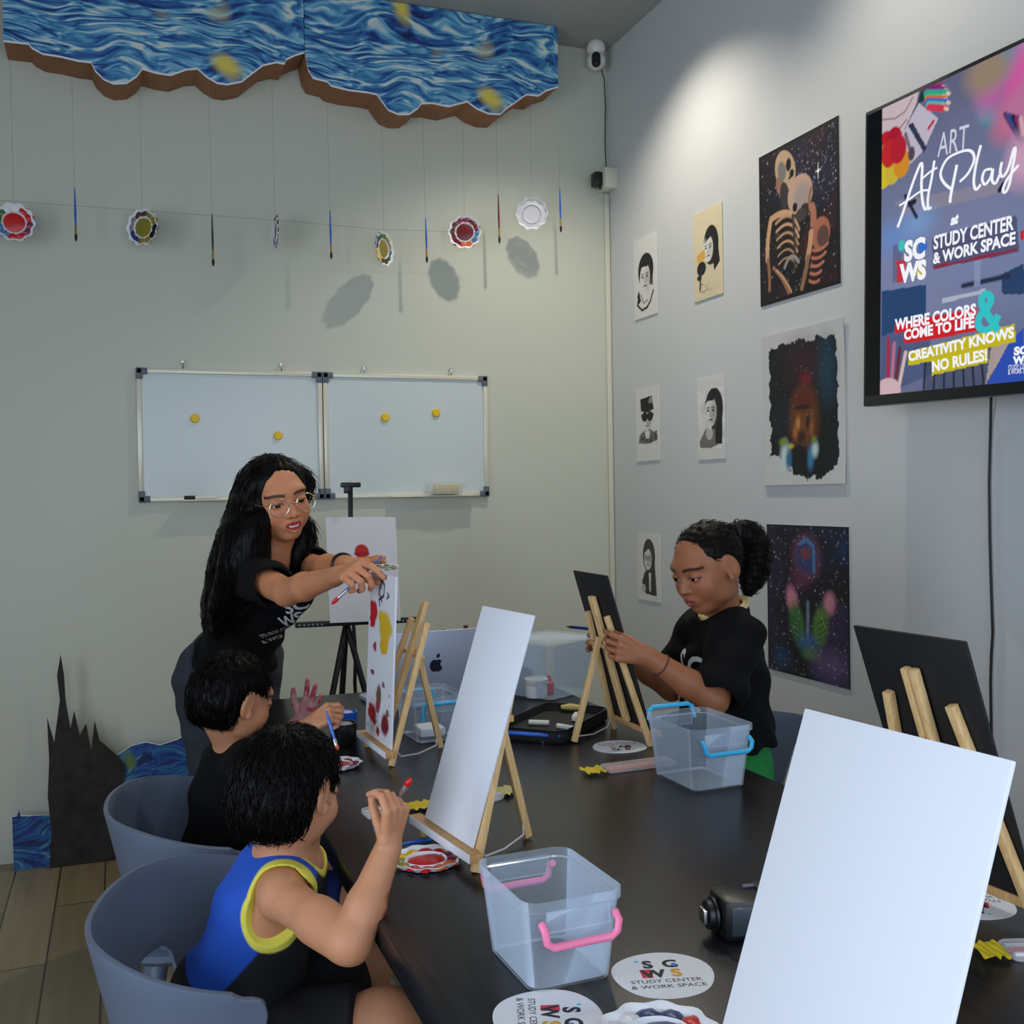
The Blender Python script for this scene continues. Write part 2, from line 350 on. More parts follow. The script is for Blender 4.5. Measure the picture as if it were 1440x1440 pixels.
# ================================================================== WHITEBOARDS
def whiteboard(x0, x1, z0, z1, label, tray):
    t = thing('whiteboard', label, 'whiteboard', ((x0+x1)/2, YB, z0), group='whiteboards on the back wall')
    w, h = x1-x0, z1-z0; f = .018; d = -.018
    MB().box((0, -.007, h/2), (w-.01, .010, h-.01)).build('writing_surface', 'board', t, False)
    mb = MB()
    for z in (f/2, h-f/2): mb.box((0, -.01, z), (w-.07, .02, f), .003)
    for x in (-w/2+f/2, w/2-f/2): mb.box((x, -.01, h/2), (f, .02, h-.07), .003)
    mb.build('frame', 'alu', t)
    for sx in (-1, 1):
        for sz in (0, 1):
            mb = MB(); zz = h-.0 if sz else 0
            q = -1 if sz else 1
            mb.box((sx*(w/2-.02), -.011, zz+q*.011), (.042, .024, .024), .004); mb.box((sx*(w/2-.0105), -.011, zz+q*.02), (.024, .024, .044), .004)
            mb.build('corner_cap', 'grey_pl', t)
    if tray: MB().box((tray[0], -.03, .004), (tray[1], .05, .005), .001).build('pen_tray', 'alu', t)
    for x in (-w*.26, w*.27):
        mb = MB(); mb.tube([(x, 0, h+.028), (x, -.022, h+.026)], .004, 8); mb.tube([(x, -.02, h+.026), (x+.003, -.02, h+.012), (x+.001, -.012, h-.003)], .003, 6); mb.build('wall_hook', 'steel', t)
    return t
ax0, az1 = at(191, 518, 1, YB)[0], 1.8185; az0 = 1.312; am = .7725; ax1 = 1.471
whiteboard(ax0, am-.002, az0, az1, 'left whiteboard behind the woman, marker on its bottom edge', (0-.05, .3))
whiteboard(am+.002, ax1, az0, az1, 'right whiteboard with a wrapped eraser on its ledge', (.1, .36))
for i, (px, py) in enumerate(((274, 588.5), (391, 612.5), (541.5, 587), (613, 580.5))):
    p = at(px, py, 1, YB-.012)
    o = MB().lathe([(0, 0), (.0175, 0), (.0175, .006), (.014, .0095), (0, .0095)], 24, Matrix.Rotation(PI/2, 4, 'X')).build('magnet', 'yellow'); o.location = p
    tag(o, ['round yellow magnet at the upper left of the left whiteboard', 'round yellow magnet above the woman on the left whiteboard', 'left yellow magnet on the right whiteboard', 'right yellow magnet on the right whiteboard'][i], 'magnet', 'yellow whiteboard magnets')
p = at(285, 700.5, 1, YB-.035)
t = thing('marker_pen', 'whiteboard marker with black cap lying on the left board ledge', 'marker', (p[0], YB-.038, az0+.014))
MB().tube([(-.03, 0, 0), (.055, 0, 0)], .0065, 10).build('barrel', 'white_pl', t); MB().tube([(-.068, 0, 0), (-.028, 0, 0)], .0075, 10).build('cap', 'black_pl', t)
p = at(624, 686, 1, YB-.035)
t = thing('whiteboard_eraser', 'pale eraser block in clear wrap on the right whiteboard ledge', 'eraser', (p[0], YB-.043, az0+.0065))
MB().box((.008, 0, .026), (.105, .034, .042), .004).build('felt_block', mat('eraser_felt', rgb(214, 200, 140), .8), t)
mb = MB(); mb.box((-.0, 0, .027), (.15, .044, .050), .008); o = mb.build('wrap', 'clear2', t)
# ================================================================== ABSTRACT BLUE BOARD ALONG THE CEILING (plain stand-in)
def mat_blue(name, scale, dark):
    m, nt, b = new_mat(name); tc = nt.nodes.new('ShaderNodeTexCoord')
    n1 = nt.nodes.new('ShaderNodeTexNoise'); n1.inputs['Scale'].default_value = 3.2*scale; n1.inputs['Detail'].default_value = 1.5
    av = nt.nodes.new('ShaderNodeMix'); av.data_type = 'RGBA'; av.inputs[0].default_value = .22
    mp = nt.nodes.new('ShaderNodeMapping'); mp.inputs['Scale'].default_value = (7*scale, 7*scale, 40*scale); mp.inputs['Rotation'].default_value = (0, .25, 0)
    n2 = nt.nodes.new('ShaderNodeTexNoise'); n2.inputs['Scale'].default_value = 1.3; n2.inputs['Detail'].default_value = 4; n2.inputs['Distortion'].default_value = 1.2
    nt.links.new(tc.outputs['Object'], n1.inputs[0]); nt.links.new(tc.outputs['Object'], av.inputs[6]); nt.links.new(n1.outputs['Color'], av.inputs[7])
    nt.links.new(av.outputs[2], mp.inputs[0]); nt.links.new(mp.outputs[0], n2.inputs[0])
    r = nt.nodes.new('ShaderNodeValToRGB'); e = r.color_ramp.elements; e[0].position = .28; e[1].position = .75
    cs = [(.28, (14, 26, 80)), (.40, (28, 76, 150)), (.50, (70, 142, 188)), (.57, (130, 190, 215)), (.64, (215, 222, 215))]
    if dark: cs = [(.3, (10, 20, 40)), (.42, (16, 48, 120)), (.52, (24, 80, 150)), (.62, (40, 110, 140)), (.72, (120, 160, 170))]
    while len(e) < 5: e.new(.5)
    for q, (pp, c) in zip(e, cs): q.position = pp; q.color = (*rgb(*c), 1)
    nt.links.new(n2.outputs[0], r.inputs[0])
    vo = nt.nodes.new('ShaderNodeTexVoronoi'); vo.inputs['Scale'].default_value = 5.2*scale; r2 = nt.nodes.new('ShaderNodeValToRGB')
    r2.color_ramp.elements[0].position = .10; r2.color_ramp.elements[0].color = (1, 1, 1, 1); r2.color_ramp.elements[1].position = .27; r2.color_ramp.elements[1].color = (0, 0, 0, 1)
    mx = nt.nodes.new('ShaderNodeMix'); mx.data_type = 'RGBA'; mx.inputs[7].default_value = (*rgb(*((225, 205, 90) if not dark else (90, 120, 50))), 1)
    nt.links.new(av.outputs[2], vo.inputs['Vector']); nt.links.new(vo.outputs['Distance'], r2.inputs[0]); nt.links.new(r2.outputs[0], mx.inputs[0]); nt.links.new(r.outputs[0], mx.inputs[6]); nt.links.new(mx.outputs[2], b.inputs['Base Color'])
    b.inputs['Roughness'].default_value = .5; return m
M['bluepaint'] = mat_blue('abstract_blue_brushwork', 1, 0); M['bluedark'] = mat_blue('dark_blue_brushwork', 1.6, 1)
YF = YB-.17
out1 = [(5, 58), (40, 62), (45, 68), (60, 76), (85, 80), (110, 86), (128, 88), (134, 100), (146, 112), (160, 118), (178, 117), (192, 108), (200, 97), (220, 103), (240, 106), (262, 98), (278, 97), (290, 108), (305, 117), (320, 119), (340, 115), (355, 103), (370, 92), (388, 88), (400, 90), (402, 84), (415, 78), (428, 74)]
out2 = [(429, 76), (433, 98), (440, 110), (460, 115), (466, 121), (490, 127), (515, 130), (530, 133), (537, 143), (546, 155), (560, 161), (575, 161), (587, 153), (592, 146), (607, 145), (630, 150), (657, 143), (670, 153), (687, 160), (703, 161), (713, 152), (723, 145), (740, 133), (757, 135), (767, 128), (785, 122)]
for i, o_ in enumerate((out1, out2)):
    pts = [at(px, py, 1, YF) for px, py in o_]
    x0, x1 = pts[0][0], pts[-1][0]; prof = [(x1, ZC-.004), (x0, ZC-.004)]+[(p[0], p[2]) for p in pts]
    t = thing('wall_art_board', ['left blue and yellow painted board with scalloped cardboard edge under the ceiling', 'right blue and yellow painted board with scalloped cardboard edge, beside the security camera'][i], 'wall art', (x0, YF, ZC-.004), group='blue painted boards under the ceiling')
    loc = [(x-x0, z-(ZC-.004)) for x, z in prof]
    T = Matrix.Rotation(PI/2, 4, 'X')     # xy -> xz, extrusion towards -y
    MB().prism(loc, -.006, 0, T).build('painted_face', 'bluepaint', t, False)
    # cardboard side band following the outline
    mb = MB(); L = loc[2:]; n = len(L); inner = [(a[0], a[1]+.004) for a in L]
    vs = []
    for (a, c) in L: vs += [(a, .006, c), (a, .165, c), (a, .165, c+.004), (a, .006, c+.004)]
    fs = [[4*k+j, 4*k+(j+1) % 4, 4*k+4+(j+1) % 4, 4*k+4+j] for k in range(n-1) for j in range(4)]+[[0, 1, 2, 3], [4*n-4, 4*n-3, 4*n-2, 4*n-1]]
    mb.add(vs, fs); mb.build('edge_band', 'cardboard', t, False)
    MB().prism([(a[0], a[1]-.0035) for a in L]+[(a[0], a[1]+.003) for a in L[::-1]], 0.0005, .003, T).build('white_rim', 'paper', t, False)
# floor cut-out: dark spiky bush silhouette before a blue board
YC = YB-.10
def outl(ps, y): return [(at(a, b_, 1, y)[0], max(.003, at(a, b_, 1, y)[2])) for a, b_ in ps]
t = thing('scenery_cutout', 'painted cutout of a dark spiky bush before blue ground, standing against the wall', 'cutout', (0, YC, 0))
T = Matrix.Rotation(PI/2, 4, 'X')
MB().prism(outl([(20, 1241), (17, 1149), (24, 1148), (27, 1138), (29, 1148), (75, 1146), (140, 1080), (165, 1062), (185, 1049), (205, 1044), (225, 1048), (250, 1040), (272, 1027), (300, 1015), (340, 1012), (345, 1200)], YC), -.012, 0, T, mside=1, mi=0).build('backdrop_panel', ['bluedark', 'paper'], t, False)
tree = [(70, 1233), (72, 1170), (67, 1120), (69, 1070), (66, 1010), (76, 1045), (84, 985), (80, 950), (85, 921), (90, 950), (92, 985), (99, 1025), (104, 1000), (112, 1035), (121, 1018), (128, 1056), (133, 1014), (140, 1042), (166, 1064), (176, 1078), (172, 1110), (168, 1140), (160, 1165), (180, 1182), (210, 1198), (216, 1217)]
MB().prism(outl(tree, YC-.02), -.010, 0, Matrix.Translation((0, -.016, 0)) @ T).build('bush_panel', mat('dark_bush_paint', rgb(40, 36, 33), .6, var=.45, vscale=26, spec=.3), t, False)
MB().prism(outl([(20, 1241), (19, 1237), (345, 1196), (345, 1200)], YC), .001, .004, T).build('lower_rim', 'paper', t, False)
# ================================================================== HANGING PLATES AND BRUSHES
YH = YB-.13
def zboard(x):
    best = 2.8
    for o_ in (out1, out2):
        for a, c in zip(o_[:-1], o_[1:]):
            A = at(*a, 1, YF); B = at(*c, 1, YF)
            if A[0] <= x <= B[0]: best = A[2]+(B[2]-A[2])*(x-A[0])/max(1e-6, B[0]-A[0])
    return best
plates = [  # px, py, width ratio, colours, label
 (20, 313, 1.0, ['red', 'white', 'green', 'sky', 'red', 'maroon'], 'white paper plate splashed with red and green paint, hanging at the far left'),
 (202, 320, .80, ['olive', 'brown', 'grey', 'navy', 'olive', 'black'], 'paint-filled paper plate in olive and dark tones, second hanging plate from the left'),
 (389, 325, .16, ['brown', 'olive', 'white', 'brown', 'grey', 'brown'], 'hanging paper plate turned edge-on to the viewer'),
 (538.5, 350, .52, ['olive', 'green', 'navy', 'yel', 'brown', 'teal'], 'hanging paper plate with green and yellow paint, turned at an angle above the right whiteboard'),
 (653.5, 327, 1.0, ['wine', 'maroon', 'brown', 'wine', 'ora', 'sky'], 'hanging paper plate ringed with wine red paint blobs'),
 (748, 301, 1.0, [], 'clear plastic paint palette hanging nearest the security camera')]
def plate_geo(mb, R=.062, lobes=10):
    n = 80
    def ring(r, z, k): return [((r*(1+k*.05*math.cos(lobes*q)))*math.cos(q), (r*(1+k*.05*math.cos(lobes*q)))*math.sin(q), z) for q in [2*PI*i/n for i in range(n)]]
    prof = [(.05, .0, 0), (.5, 0, 0), (.58, .10, .2), (.66, .02, .5), (.84, .02, .8), (.93, .13, 1), (1, .15, 1), (1, .135, 1), (.93, .112, 1), (.84, .0, .8), (.66, .0, .5), (.58, .08, .2), (.5, -.02, 0), (.05, -.02, 0)]
    vs = []; fs = []
    for r, z, k in prof: vs += ring(R*r, R*z, k)
    m = len(prof)
    for a in range(m-1):
        for i in range(n): fs.append([a*n+i, a*n+(i+1) % n, (a+1)*n+(i+1) % n, (a+1)*n+i])
    fs.append(list(range(n))[::-1]); fs.append([(m-1)*n+i for i in range(n)]); mb.add(vs, fs)
def blob(mb, c, rx, ry, h, mi, seed):
    r = random.Random(seed); n = 14; ph = [r.uniform(.75, 1.2) for _ in range(n)]
    vs = [(c[0], c[1], c[2]+h)]; fs = []
    for k, (q, zz) in enumerate(((.6, .8), (1, 0))):
        for i in range(n): a = 2*PI*i/n; vs.append((c[0]+rx*q*ph[i]*math.cos(a), c[1]+ry*q*ph[i]*math.sin(a), c[2]+h*zz))
    for i in range(n): j = (i+1) % n; fs.append([0, 1+i, 1+j]); fs.append([1+i, 1+n+i, 1+n+j, 1+j])
    mb.add(vs, fs, mi=mi)
def palette_plate(t, cols, R=.062, mname='paper'):
    mb = MB(); plate_geo(mb, R); dish = mb.build('dish', mname, t)
    for i, c in enumerate(cols):
        mb = MB(); k = len(cols)
        if i == 0: blob(mb, (.0, 0, .001), R*.60, R*.57, .005, 0, i)
        for j in range(2):
            a = 2*PI*(i+.5*j)/k+.4
            blob(mb, (R*.76*math.cos(a), R*.76*math.sin(a), R*.02+.001), R*.25, R*.23, .004, 0, 31*i+j)
        mb.build('paint_blob', 'p_'+c, dish)
for px, py, wr, cols, lab in plates:
    p = at(px, py, 1, YH); yaw = math.acos(min(1, wr))*(-1 if px > 400 else 1)
    vdir = math.atan2(p[0], p[1])       # towards the viewer on plan
    n_ = Vector((-math.sin(vdir+yaw), -math.cos(vdir+yaw), 0)); z_ = Vector((0, 0, 1)); x_ = z_.cross(n_)
    t = thing('hanging_plate', lab, 'plate', p, R=frame(x_, z_, n_), group='paint plates hanging on threads')
    palette_plate(t, cols, .066, 'paper' if cols else mat_clear('clear_palette', (.86, .86, .95), .42))
    MB().tube([(0, .062, .006), (0, zboard(p[0])-p[2], .006)], .0005, 5).build('thread', 'thread', t)
def brush_geo(t, L, handle, r=.0038, tip='bristle', fer='ferrule', flat=False, up=1):
    """paint brush along local z: handle end at z=0, bristle tip at z=L"""
    MB().tube([(0, 0, 0), (0, 0, .12*L), (0, 0, .45*L), (0, 0, .70*L)], [r*.45, r*.6, r, r*.75], 10).build('handle', handle, t)
    MB().tube([(0, 0, .69*L), (0, 0, .70*L), (0, 0, .86*L)], [r*.8, r*.95, r*1.0], 10).build('ferrule', fer, t)
    o = MB().tube([(0, 0, .85*L), (0, 0, .91*L), (0, 0, .96*L), (0, 0, L)], [r*.95, r*1.25, r*1.0, r*.15], 10).build('bristles', tip, t)
    return t
hb = [(105, 265, 340, 'brush_blue', 'blue paint brush hanging first from the left, beside the red plate'), (298, 301, 375, 'brush_green', 'dark green paint brush hanging between the olive plate and the edge-on plate'), (464, 296, 365, 'brush_blue', 'blue paint brush hanging just right of the edge-on plate'),
 (598.5, 307, 370, 'brush_blue', 'blue paint brush hanging left of the wine red plate'), (700.5, 273, 343, 'brush_red', 'dark red paint brush hanging between the wine red plate and the clear palette'), (787, 265, 327, 'brush_blue', 'blue paint brush hanging rightmost, beside the clear palette')]
for px, y0, y1, h, lab in hb:
    a = at(px, y0, 1, YH); c = at(px+2, y1, 1, YH); d = Vector(c-a); L = d.length; d.normalize()
    x_ = Vector((0, -1, 0)); y_ = d.cross(x_).normalized(); x_ = y_.cross(d)
    t = thing('hanging_brush', lab, 'paintbrush', a, R=frame(x_, y_, d), group='paint brushes hanging on threads')
    brush_geo(t, L, h, .0042)
    zz = zboard(a[0])-a[2]
    MB().tube([(0, 0, .004), (0, 0, -zz)], .0005, 5).build('thread', 'thread', t)
tag(MB().tube([at(-20, 280, 1, YH+.008), at(60, 286, 1, YH+.008), at(200, 296, 1, YH+.008), at(420, 312, 1, YH+.008), at(538, 323, 1, YH+.008), at(650, 326, 1, YH+.008)], .0006, 5).build('string', 'thread'), 'thin grey string stretched level through the hanging plates and brushes', 'string')
# ================================================================== SECURITY CAMERA, ADAPTER, CABLES
p = at(838, 62, 1, YB-.075)
t = thing('security_camera', 'white domed security camera with black lens face hanging in the ceiling corner', 'camera', (p[0], YB-.075, ZC))
zc = at(838, 57, 1, YB-.075)[2]-ZC
s = .0385
MB().lathe([(0, zc+.0), (.02, zc), (.034, zc-.010), (.041, zc-.028), (.040, zc-.045), (.034, zc-.058), (0, zc-.062)], 32).lathe([(0.02, 0), (.02, zc), (0, zc)], 16).build('base', 'white_pl', t)
dirv = (Vector(EYE)-Vector((p[0], YB-.075, ZC+zc-.09))); dirv.z *= .6; dirv.normalize()
mb = MB(); mb.bm((lambda b_: (bmesh.ops.create_uvsphere(b_, u_segments=32, v_segments=20, radius=.041), b_)[1])(bmesh.new()), Matrix.Translation((0, 0, zc-.088))); hd = mb.build('head', 'white_pl', t)
x_ = dirv.cross(Vector((0, 0, 1))).normalized(); z_ = x_.cross(dirv)
Rm = frame(x_, z_, dirv).to_4x4(); q = Matrix.Translation(Vector((0, 0, zc-.088))+dirv*.022) @ Rm
MB().prism([(.019*math.cos(a), .012*(1 if math.sin(a) > 0 else -1)+.019*math.sin(a)) for a in [2*PI*i/40+.001 for i in range(40)]], 0, .0205, q).build('lens_face', 'black_gl', hd)
mb = MB(); mb.bm((lambda b_: (bmesh.ops.create_uvsphere(b_, u_segments=16, v_segments=10, radius=.002), b_)[1])(bmesh.new()), q @ Matrix.Translation((0, -.018, .021))); mb.build('status_light', 'white_pl', hd)
pts = [at(846, 98, 1, YB-.05), at(850, 112, 1, YB-.02), at(851.5, 150, 1, YB-.012), at(851, 200, 1, YB-.012), at(852.5, 240, 1, YB-.014), at(848, 243, 1, YB-.035)]
tag(MB().tube(pts, .0028, 8).build('camera_cable', mat('grey_cable', rgb(70, 72, 68), .5)), 'thin dark cable running from the security camera down to the adapter', 'cable')
pa = at(856, 254, 1, YB-.045)
t = thing('outlet_box', 'cream surface-mounted outlet box in the wall corner under the security camera', 'outlet', (pa[0], YB, pa[2]))
MB().box((.0, -.047, 0), (.078, .090, .090), .006).build('housing', 'cream_pl', t)
MB().box((-.0395, -.047, 0), (.004, .06, .06), .001).build('socket_plate', 'cream_pl', t)
ad = thing('power_adapter', 'black power adapter plugged into the side of the cream outlet box', 'adapter', (pa[0]-.058, YB-.047, pa[2]-.002))
MB().box((0, 0, 0), (.038, .05, .060), .006).build('body', 'black_pl', ad)
mb = MB(); mb.tube([(.008, -.01, -.028), (.01, -.01, -.044)], .006, 8); mb.build('strain_relief', 'black_pl', ad)
o = MB().box((XR-.014, YB-.008, (pa[2]-.05)/2), (.022, .014, pa[2]-.05), .002).build('trim_1', 'cream_pl'); struct(o)
# ================================================================== PICTURES ON THE RIGHT WALL
class Map:
    """corner pixels (TL, TR, BR, BL) of a flat sheet -> sheet units"""
    def __init__(s, c, W, H):
        A = []; B = []
        for (u, v), (X, Y) in zip(c, ((0, H), (W, H), (W, 0), (0, 0))):
            A += [[u, v, 1, 0, 0, 0, -X*u, -X*v], [0, 0, 0, u, v, 1, -Y*u, -Y*v]]; B += [X, Y]
        s.h = np.append(np.linalg.solve(np.array(A, float), np.array(B, float)), 1).reshape(3, 3)
    def __call__(s, u, v): q = s.h @ np.array([u, v, 1]); return (q[0]/q[2], q[1]/q[2])
    def many(s, *p): return [s(*q) for q in p]
def wall_rect(tl, br):
    a = at(*tl, 0, XR-.004); c = at(*br, 0, XR-.004); return a[1], c[1], c[2], a[2]     # y far, y near, z low, z high
def hang(name, label, cat, P, rect, group, mt='sheet', th=.003, curl=None):
    y1, y0, z0, z1 = rect
    o = sheet(name, P, (0, 0, 0), (0, y0-y1, 0), (0, 0, z1-z0), mt, th, curl=curl); o.location = (XR-.004, y1, z0)
    return tag(o, label, cat, group)
# skeleton pair
P = Paint(1, 1.2, 150, 180, (16, 12, 20)); m = Map([(545, 185), (835, 30), (843, 655), (555, 730)], 1, 1.2)
f = fbm(P.X*3, P.Y*3, 3); P.mix((f-.42)*2.2, (44, 20, 44)); P.mix((fbm(P.X*3, P.Y*3, 9)-.5)*2.4, (80, 24, 34)); P.mix(np.clip((fbm(P.X*2.5, P.Y*2.5, 17)-.45)*2, 0, .8)*(P.Y > .6), (40, 42, 84))
P.dots(260, (215, 205, 200), 5, .002, .007); P.dots(120, (150, 170, 220), 6, .002, .007, (.5, 1, .7, 1.2))
bone, bd, dk = (206, 160, 122), (150, 108, 80), (18, 12, 14)
def arc(a, b, sag, w, c, al=1):
    A, B = np.array(m(*a)), np.array(m(*b)); d = B-A; n = np.array([-d[1], d[0]]); P.stroke([tuple(A+d*t+n*sag*4*t*(1-t)) for t in np.linspace(0, 1, 9)], w, c, al)
P.ell(*m(640, 232), .12, .17, (188, 160, 130), .5); P.ell(*m(622, 290), .05, .08, (150, 110, 92), .3); P.ell(*m(652, 212), .034, .05, dk); P.ell(*m(628, 236), .05, .08, (120, 116, 112), .3, .8); P.ell(*m(664, 243), .028, .03, dk, a=.9); P.stroke(P_ := m.many((655, 262), (668, 250)), .02, dk)
P.ell(*m(640, 335), .06, .13, (54, 46, 50), .2); P.ell(*m(694, 322), .155, .15, (196, 160, 140)); P.ell(*m(702, 330), .11, .11, (166, 150, 146), a=.8, soft=.5); P.ell(*m(712, 380), .06, .05, (46, 38, 40)); P.ell(*m(676, 370), .03, .035, dk); P.ell(*m(698, 398), .07, .05, (70, 58, 58))
arc((592, 412), (665, 396), .1, .05, bone); arc((590, 412), (578, 560), -.05, .05, bone); arc((580, 560), (586, 670), .04, .035, bd); arc((600, 590), (655, 682), .05, .03, bd); arc((612, 600), (664, 680), .05, .02, bone)
for i in range(6): arc((608+i*2, 428+i*30), (692-i*2, 452+i*27), .25, .026-.002*i, bone if i % 2 else (188, 148, 116), .95-.08*i)
arc((668, 400), (676, 600), .03, .03, (70, 54, 54)); arc((640, 590), (690, 570), .35, .03, (150, 146, 140)); arc((736, 300), (745, 400), -.2, .03, bd); arc((738, 370), (742, 430), .1, .07, (176, 116, 92))
P.ell(*m(770, 468), .11, .12, (176, 108, 84)); P.ell(*m(778, 478), .07, .08, (96, 70, 62), a=.8); arc((735, 465), (722, 560), .04, .055, bone); arc((724, 555), (702, 668), .02, .045, bd)
for i in range(5): arc((742-i*3, 530+i*28), (796-i*8, 505+i*34), -.12, .024, (190, 118, 96), .95)
s_ = m(760, 236); P.stroke([(s_[0]-.03, s_[1]), (s_[0]+.03, s_[1])], .007, (240, 235, 230)); P.stroke([(s_[0], s_[1]-.055), (s_[0], s_[1]+.055)], .007, (240, 235, 230)); P.ell(*s_, .014, .014, (255, 250, 245))
P.mix(((P.X < .03) | (P.X > .97) | (P.Y < .03) | (P.Y > 1.17))*1.0, (14, 13, 16))
hang('canvas_painting', 'dark starry canvas painting of two embracing skeletons', 'painting', P, wall_rect((1067, 222), (1182, 398)), 'large paintings beside the television', 'poster')
# dark ragged painting
P = Paint(1, 1.18, 150, 180, (206, 206, 204)); m = Map([(557, 855), (850, 775), (865, 1388), (565, 1397)], 1, 1.18)
j = lambda k: (fbm(P.X*14, P.Y*14, k)-.45)*.10+(fbm(P.X*40, P.Y*6, k+3)-.45)*.05
a0 = m(580, 905); a1 = m(836, 1270)
P.mix(((P.X > a0[0]+j(1)) & (P.X < a1[0]+j(2)) & (P.Y < 1.085+j(3)-.16*abs(P.X-.5)**2) & (P.Y > .15+j(4)+.10*np.cos(P.X*5)))*1.0, (17, 18, 22)); dkm = (P.C[..., 0] < .05)
P.mix(dkm*np.clip((fbm(P.X*4, P.Y*4, 21)-.42)*2, 0, .7), (20, 34, 44)); P.ell(*m(790, 960), .10, .22, (22, 82, 108), a=.5, soft=1.2); P.ell(*m(700, 955), .2, .2, (76, 24, 40), a=.45, soft=1.2); P.ell(*m(712, 1000), .07, .05, (150, 30, 36), a=.4, soft=1)
P.ell(*m(706, 1150), .17, .24, (118, 66, 30), a=.8, soft=.6); P.ell(*m(706, 1075), .15, .09, (96, 40, 20), a=.8, soft=.6)
for (u, v, r1, r2, c) in ((700, 1105, .11, .02, (40, 20, 14)), (685, 1165, .03, .05, (196, 132, 66)), (722, 1160, .03, .06, (44, 22, 14)), (700, 1215, .05, .05, (52, 26, 16)), (675, 1200, .03, .05, (170, 100, 50)), (735, 1180, .03, .06, (150, 84, 40))): P.ell(*m(u, v), r1, r2, c, a=.8, soft=.7)
for (u, v, r1, r2, c) in ((640, 1290, .06, .12, (200, 220, 220)), (655, 1300, .04, .08, (40, 110, 150)), (632, 1235, .05, .03, (120, 150, 50)), (660, 1250, .04, .02, (190, 190, 70)), (735, 1290, .04, .09, (60, 130, 170)), (750, 1260, .04, .06, (190, 215, 215)), (745, 1225, .03, .03, (110, 140, 50))): P.ell(*m(u, v), r1, r2, c, a=.85, soft=.8)
P.ell(*m(695, 1290), .09, .10, (16, 16, 20), soft=.4); P.dots(60, (150, 160, 170), 8, .002, .005, (.15, .9, .3, 1.05)); P.stroke(m.many((727, 1352), (727, 1378)), .012, (40, 40, 50))
hang('canvas_painting', 'white unframed canvas with a ragged black painting around a brown face', 'painting', P, wall_rect((1073, 475), (1190, 680)), 'large paintings beside the television', 'poster', curl=lambda u, v: .006*np.abs(v-.5)**2*4*(u > .0))
# galaxy figure
P = Paint(1, 1.16, 150, 174, (22, 20, 30)); m = Map([(115, 70), (330, 72), (342, 525), (125, 487)], 1, 1.16)
P.mix((fbm(P.X*3, P.Y*3, 31)-.42)*2.4, (40, 30, 66)); P.mix((fbm(P.X*3, P.Y*3, 41)-.5)*2.6, (26, 54, 96)); P.mix(np.clip((fbm(P.X*2.6, P.Y*2.6, 51)-.45)*2, 0, 1)*(P.Y < .6), (66, 48, 92))
P.ell(*m(222, 160), .17, .17, (118, 64, 92), a=.75, soft=.6); P.ell(*m(222, 158), .13, .13, (44, 60, 110), a=.9, soft=.5); P.ell(*m(220, 150), .07, .05, (120, 62, 70), a=.8, soft=.6); P.stroke(m.many((205, 122), (222, 110), (240, 128), (243, 200)), .035, (70, 120, 170), .7); P.ell(*m(206, 225), .12, .08, (104, 46, 80), a=.6, soft=.8)
P.ell(*m(186, 282), .07, .11, (206, 130, 150), .3, .8, .6); P.ell(*m(284, 288), .07, .09, (200, 126, 146), -.3, .8, .6); P.ell(*m(200, 350), .09, .16, (62, 112, 58), .25, .9, .5); P.ell(*m(262, 355), .09, .16, (84, 122, 50), -.25, .9, .5)
for k in range(4): P.stroke(m.many((184, 330+k*16), (208, 345+k*16)), .012, (36, 60, 44), .7); P.stroke(m.many((282, 330+k*16), (254, 348+k*16)), .012, (40, 62, 40), .7)
P.stroke(m.many((228, 290), (230, 420)), .03, (150, 170, 200), .6, .03); P.ell(*m(230, 405), .12, .08, (60, 100, 150), a=.7, soft=.8); P.ell(*m(240, 435), .12, .05, (80, 120, 60), a=.7, soft=.8); P.ell(*m(292, 462), .24, .13, (96, 76, 120), a=.6, soft=.7); P.ell(*m(160, 450), .12, .08, (30, 66, 110), a=.6, soft=1)
P.dots(330, (200, 200, 215), 15, .002, .007); P.mix(((P.X < .02) | (P.X > .98))*1.0, (14, 14, 18))
hang('canvas_painting', 'dark galaxy canvas painting of a hooded figure with green lungs, lowest of the big paintings', 'painting', P, wall_rect((1078, 737), (1196, 970)), 'large paintings beside the television', 'poster')
# small ink portraits -------------------------------------------------
INK, MID, LT = (26, 25, 28), (112, 108, 106), (222, 219, 214)
def face(P, cx, cy, r, shade=.35, specs=0, eyes=1):
    P.ell(cx, cy, r*.72, r, LT); P.ell(cx+r*.4, cy-.1*r, r*.4, r*.8, MID, a=shade, soft=.9)
    for sx in (-.32, .3):
        if eyes: P.ell(cx+sx*r, cy+.1*r, .15*r, .07*r, INK); P.stroke([(cx+sx*r-.18*r, cy+.28*r), (cx+sx*r+.18*r, cy+.30*r)], .07*r, INK)
        if specs: P.stroke([(cx+sx*r+.26*r*math.cos(a), cy+.08*r+.22*r*math.sin(a)) for a in np.linspace(0, 6.28, 14)], .06*r, INK)
    P.stroke([(cx+.02*r, cy+.05*r), (cx-.06*r, cy-.28*r), (cx+.08*r, cy-.32*r)], .06*r, MID); P.stroke([(cx-.2*r, cy-.55*r), (cx, cy-.5*r), (cx+.2*r, cy-.55*r)], .09*r, INK)
def portrait(tl, br, fn, label, bg=(222, 221, 218)):
    r = wall_rect(tl, br); H = (r[3]-r[2])/(r[0]-r[1]); P = Paint(1, H, 84, int(84*H), bg); fn(P, H); hang('portrait_drawing', label, 'drawing', P, r, 'small portrait drawings near the wall corner')
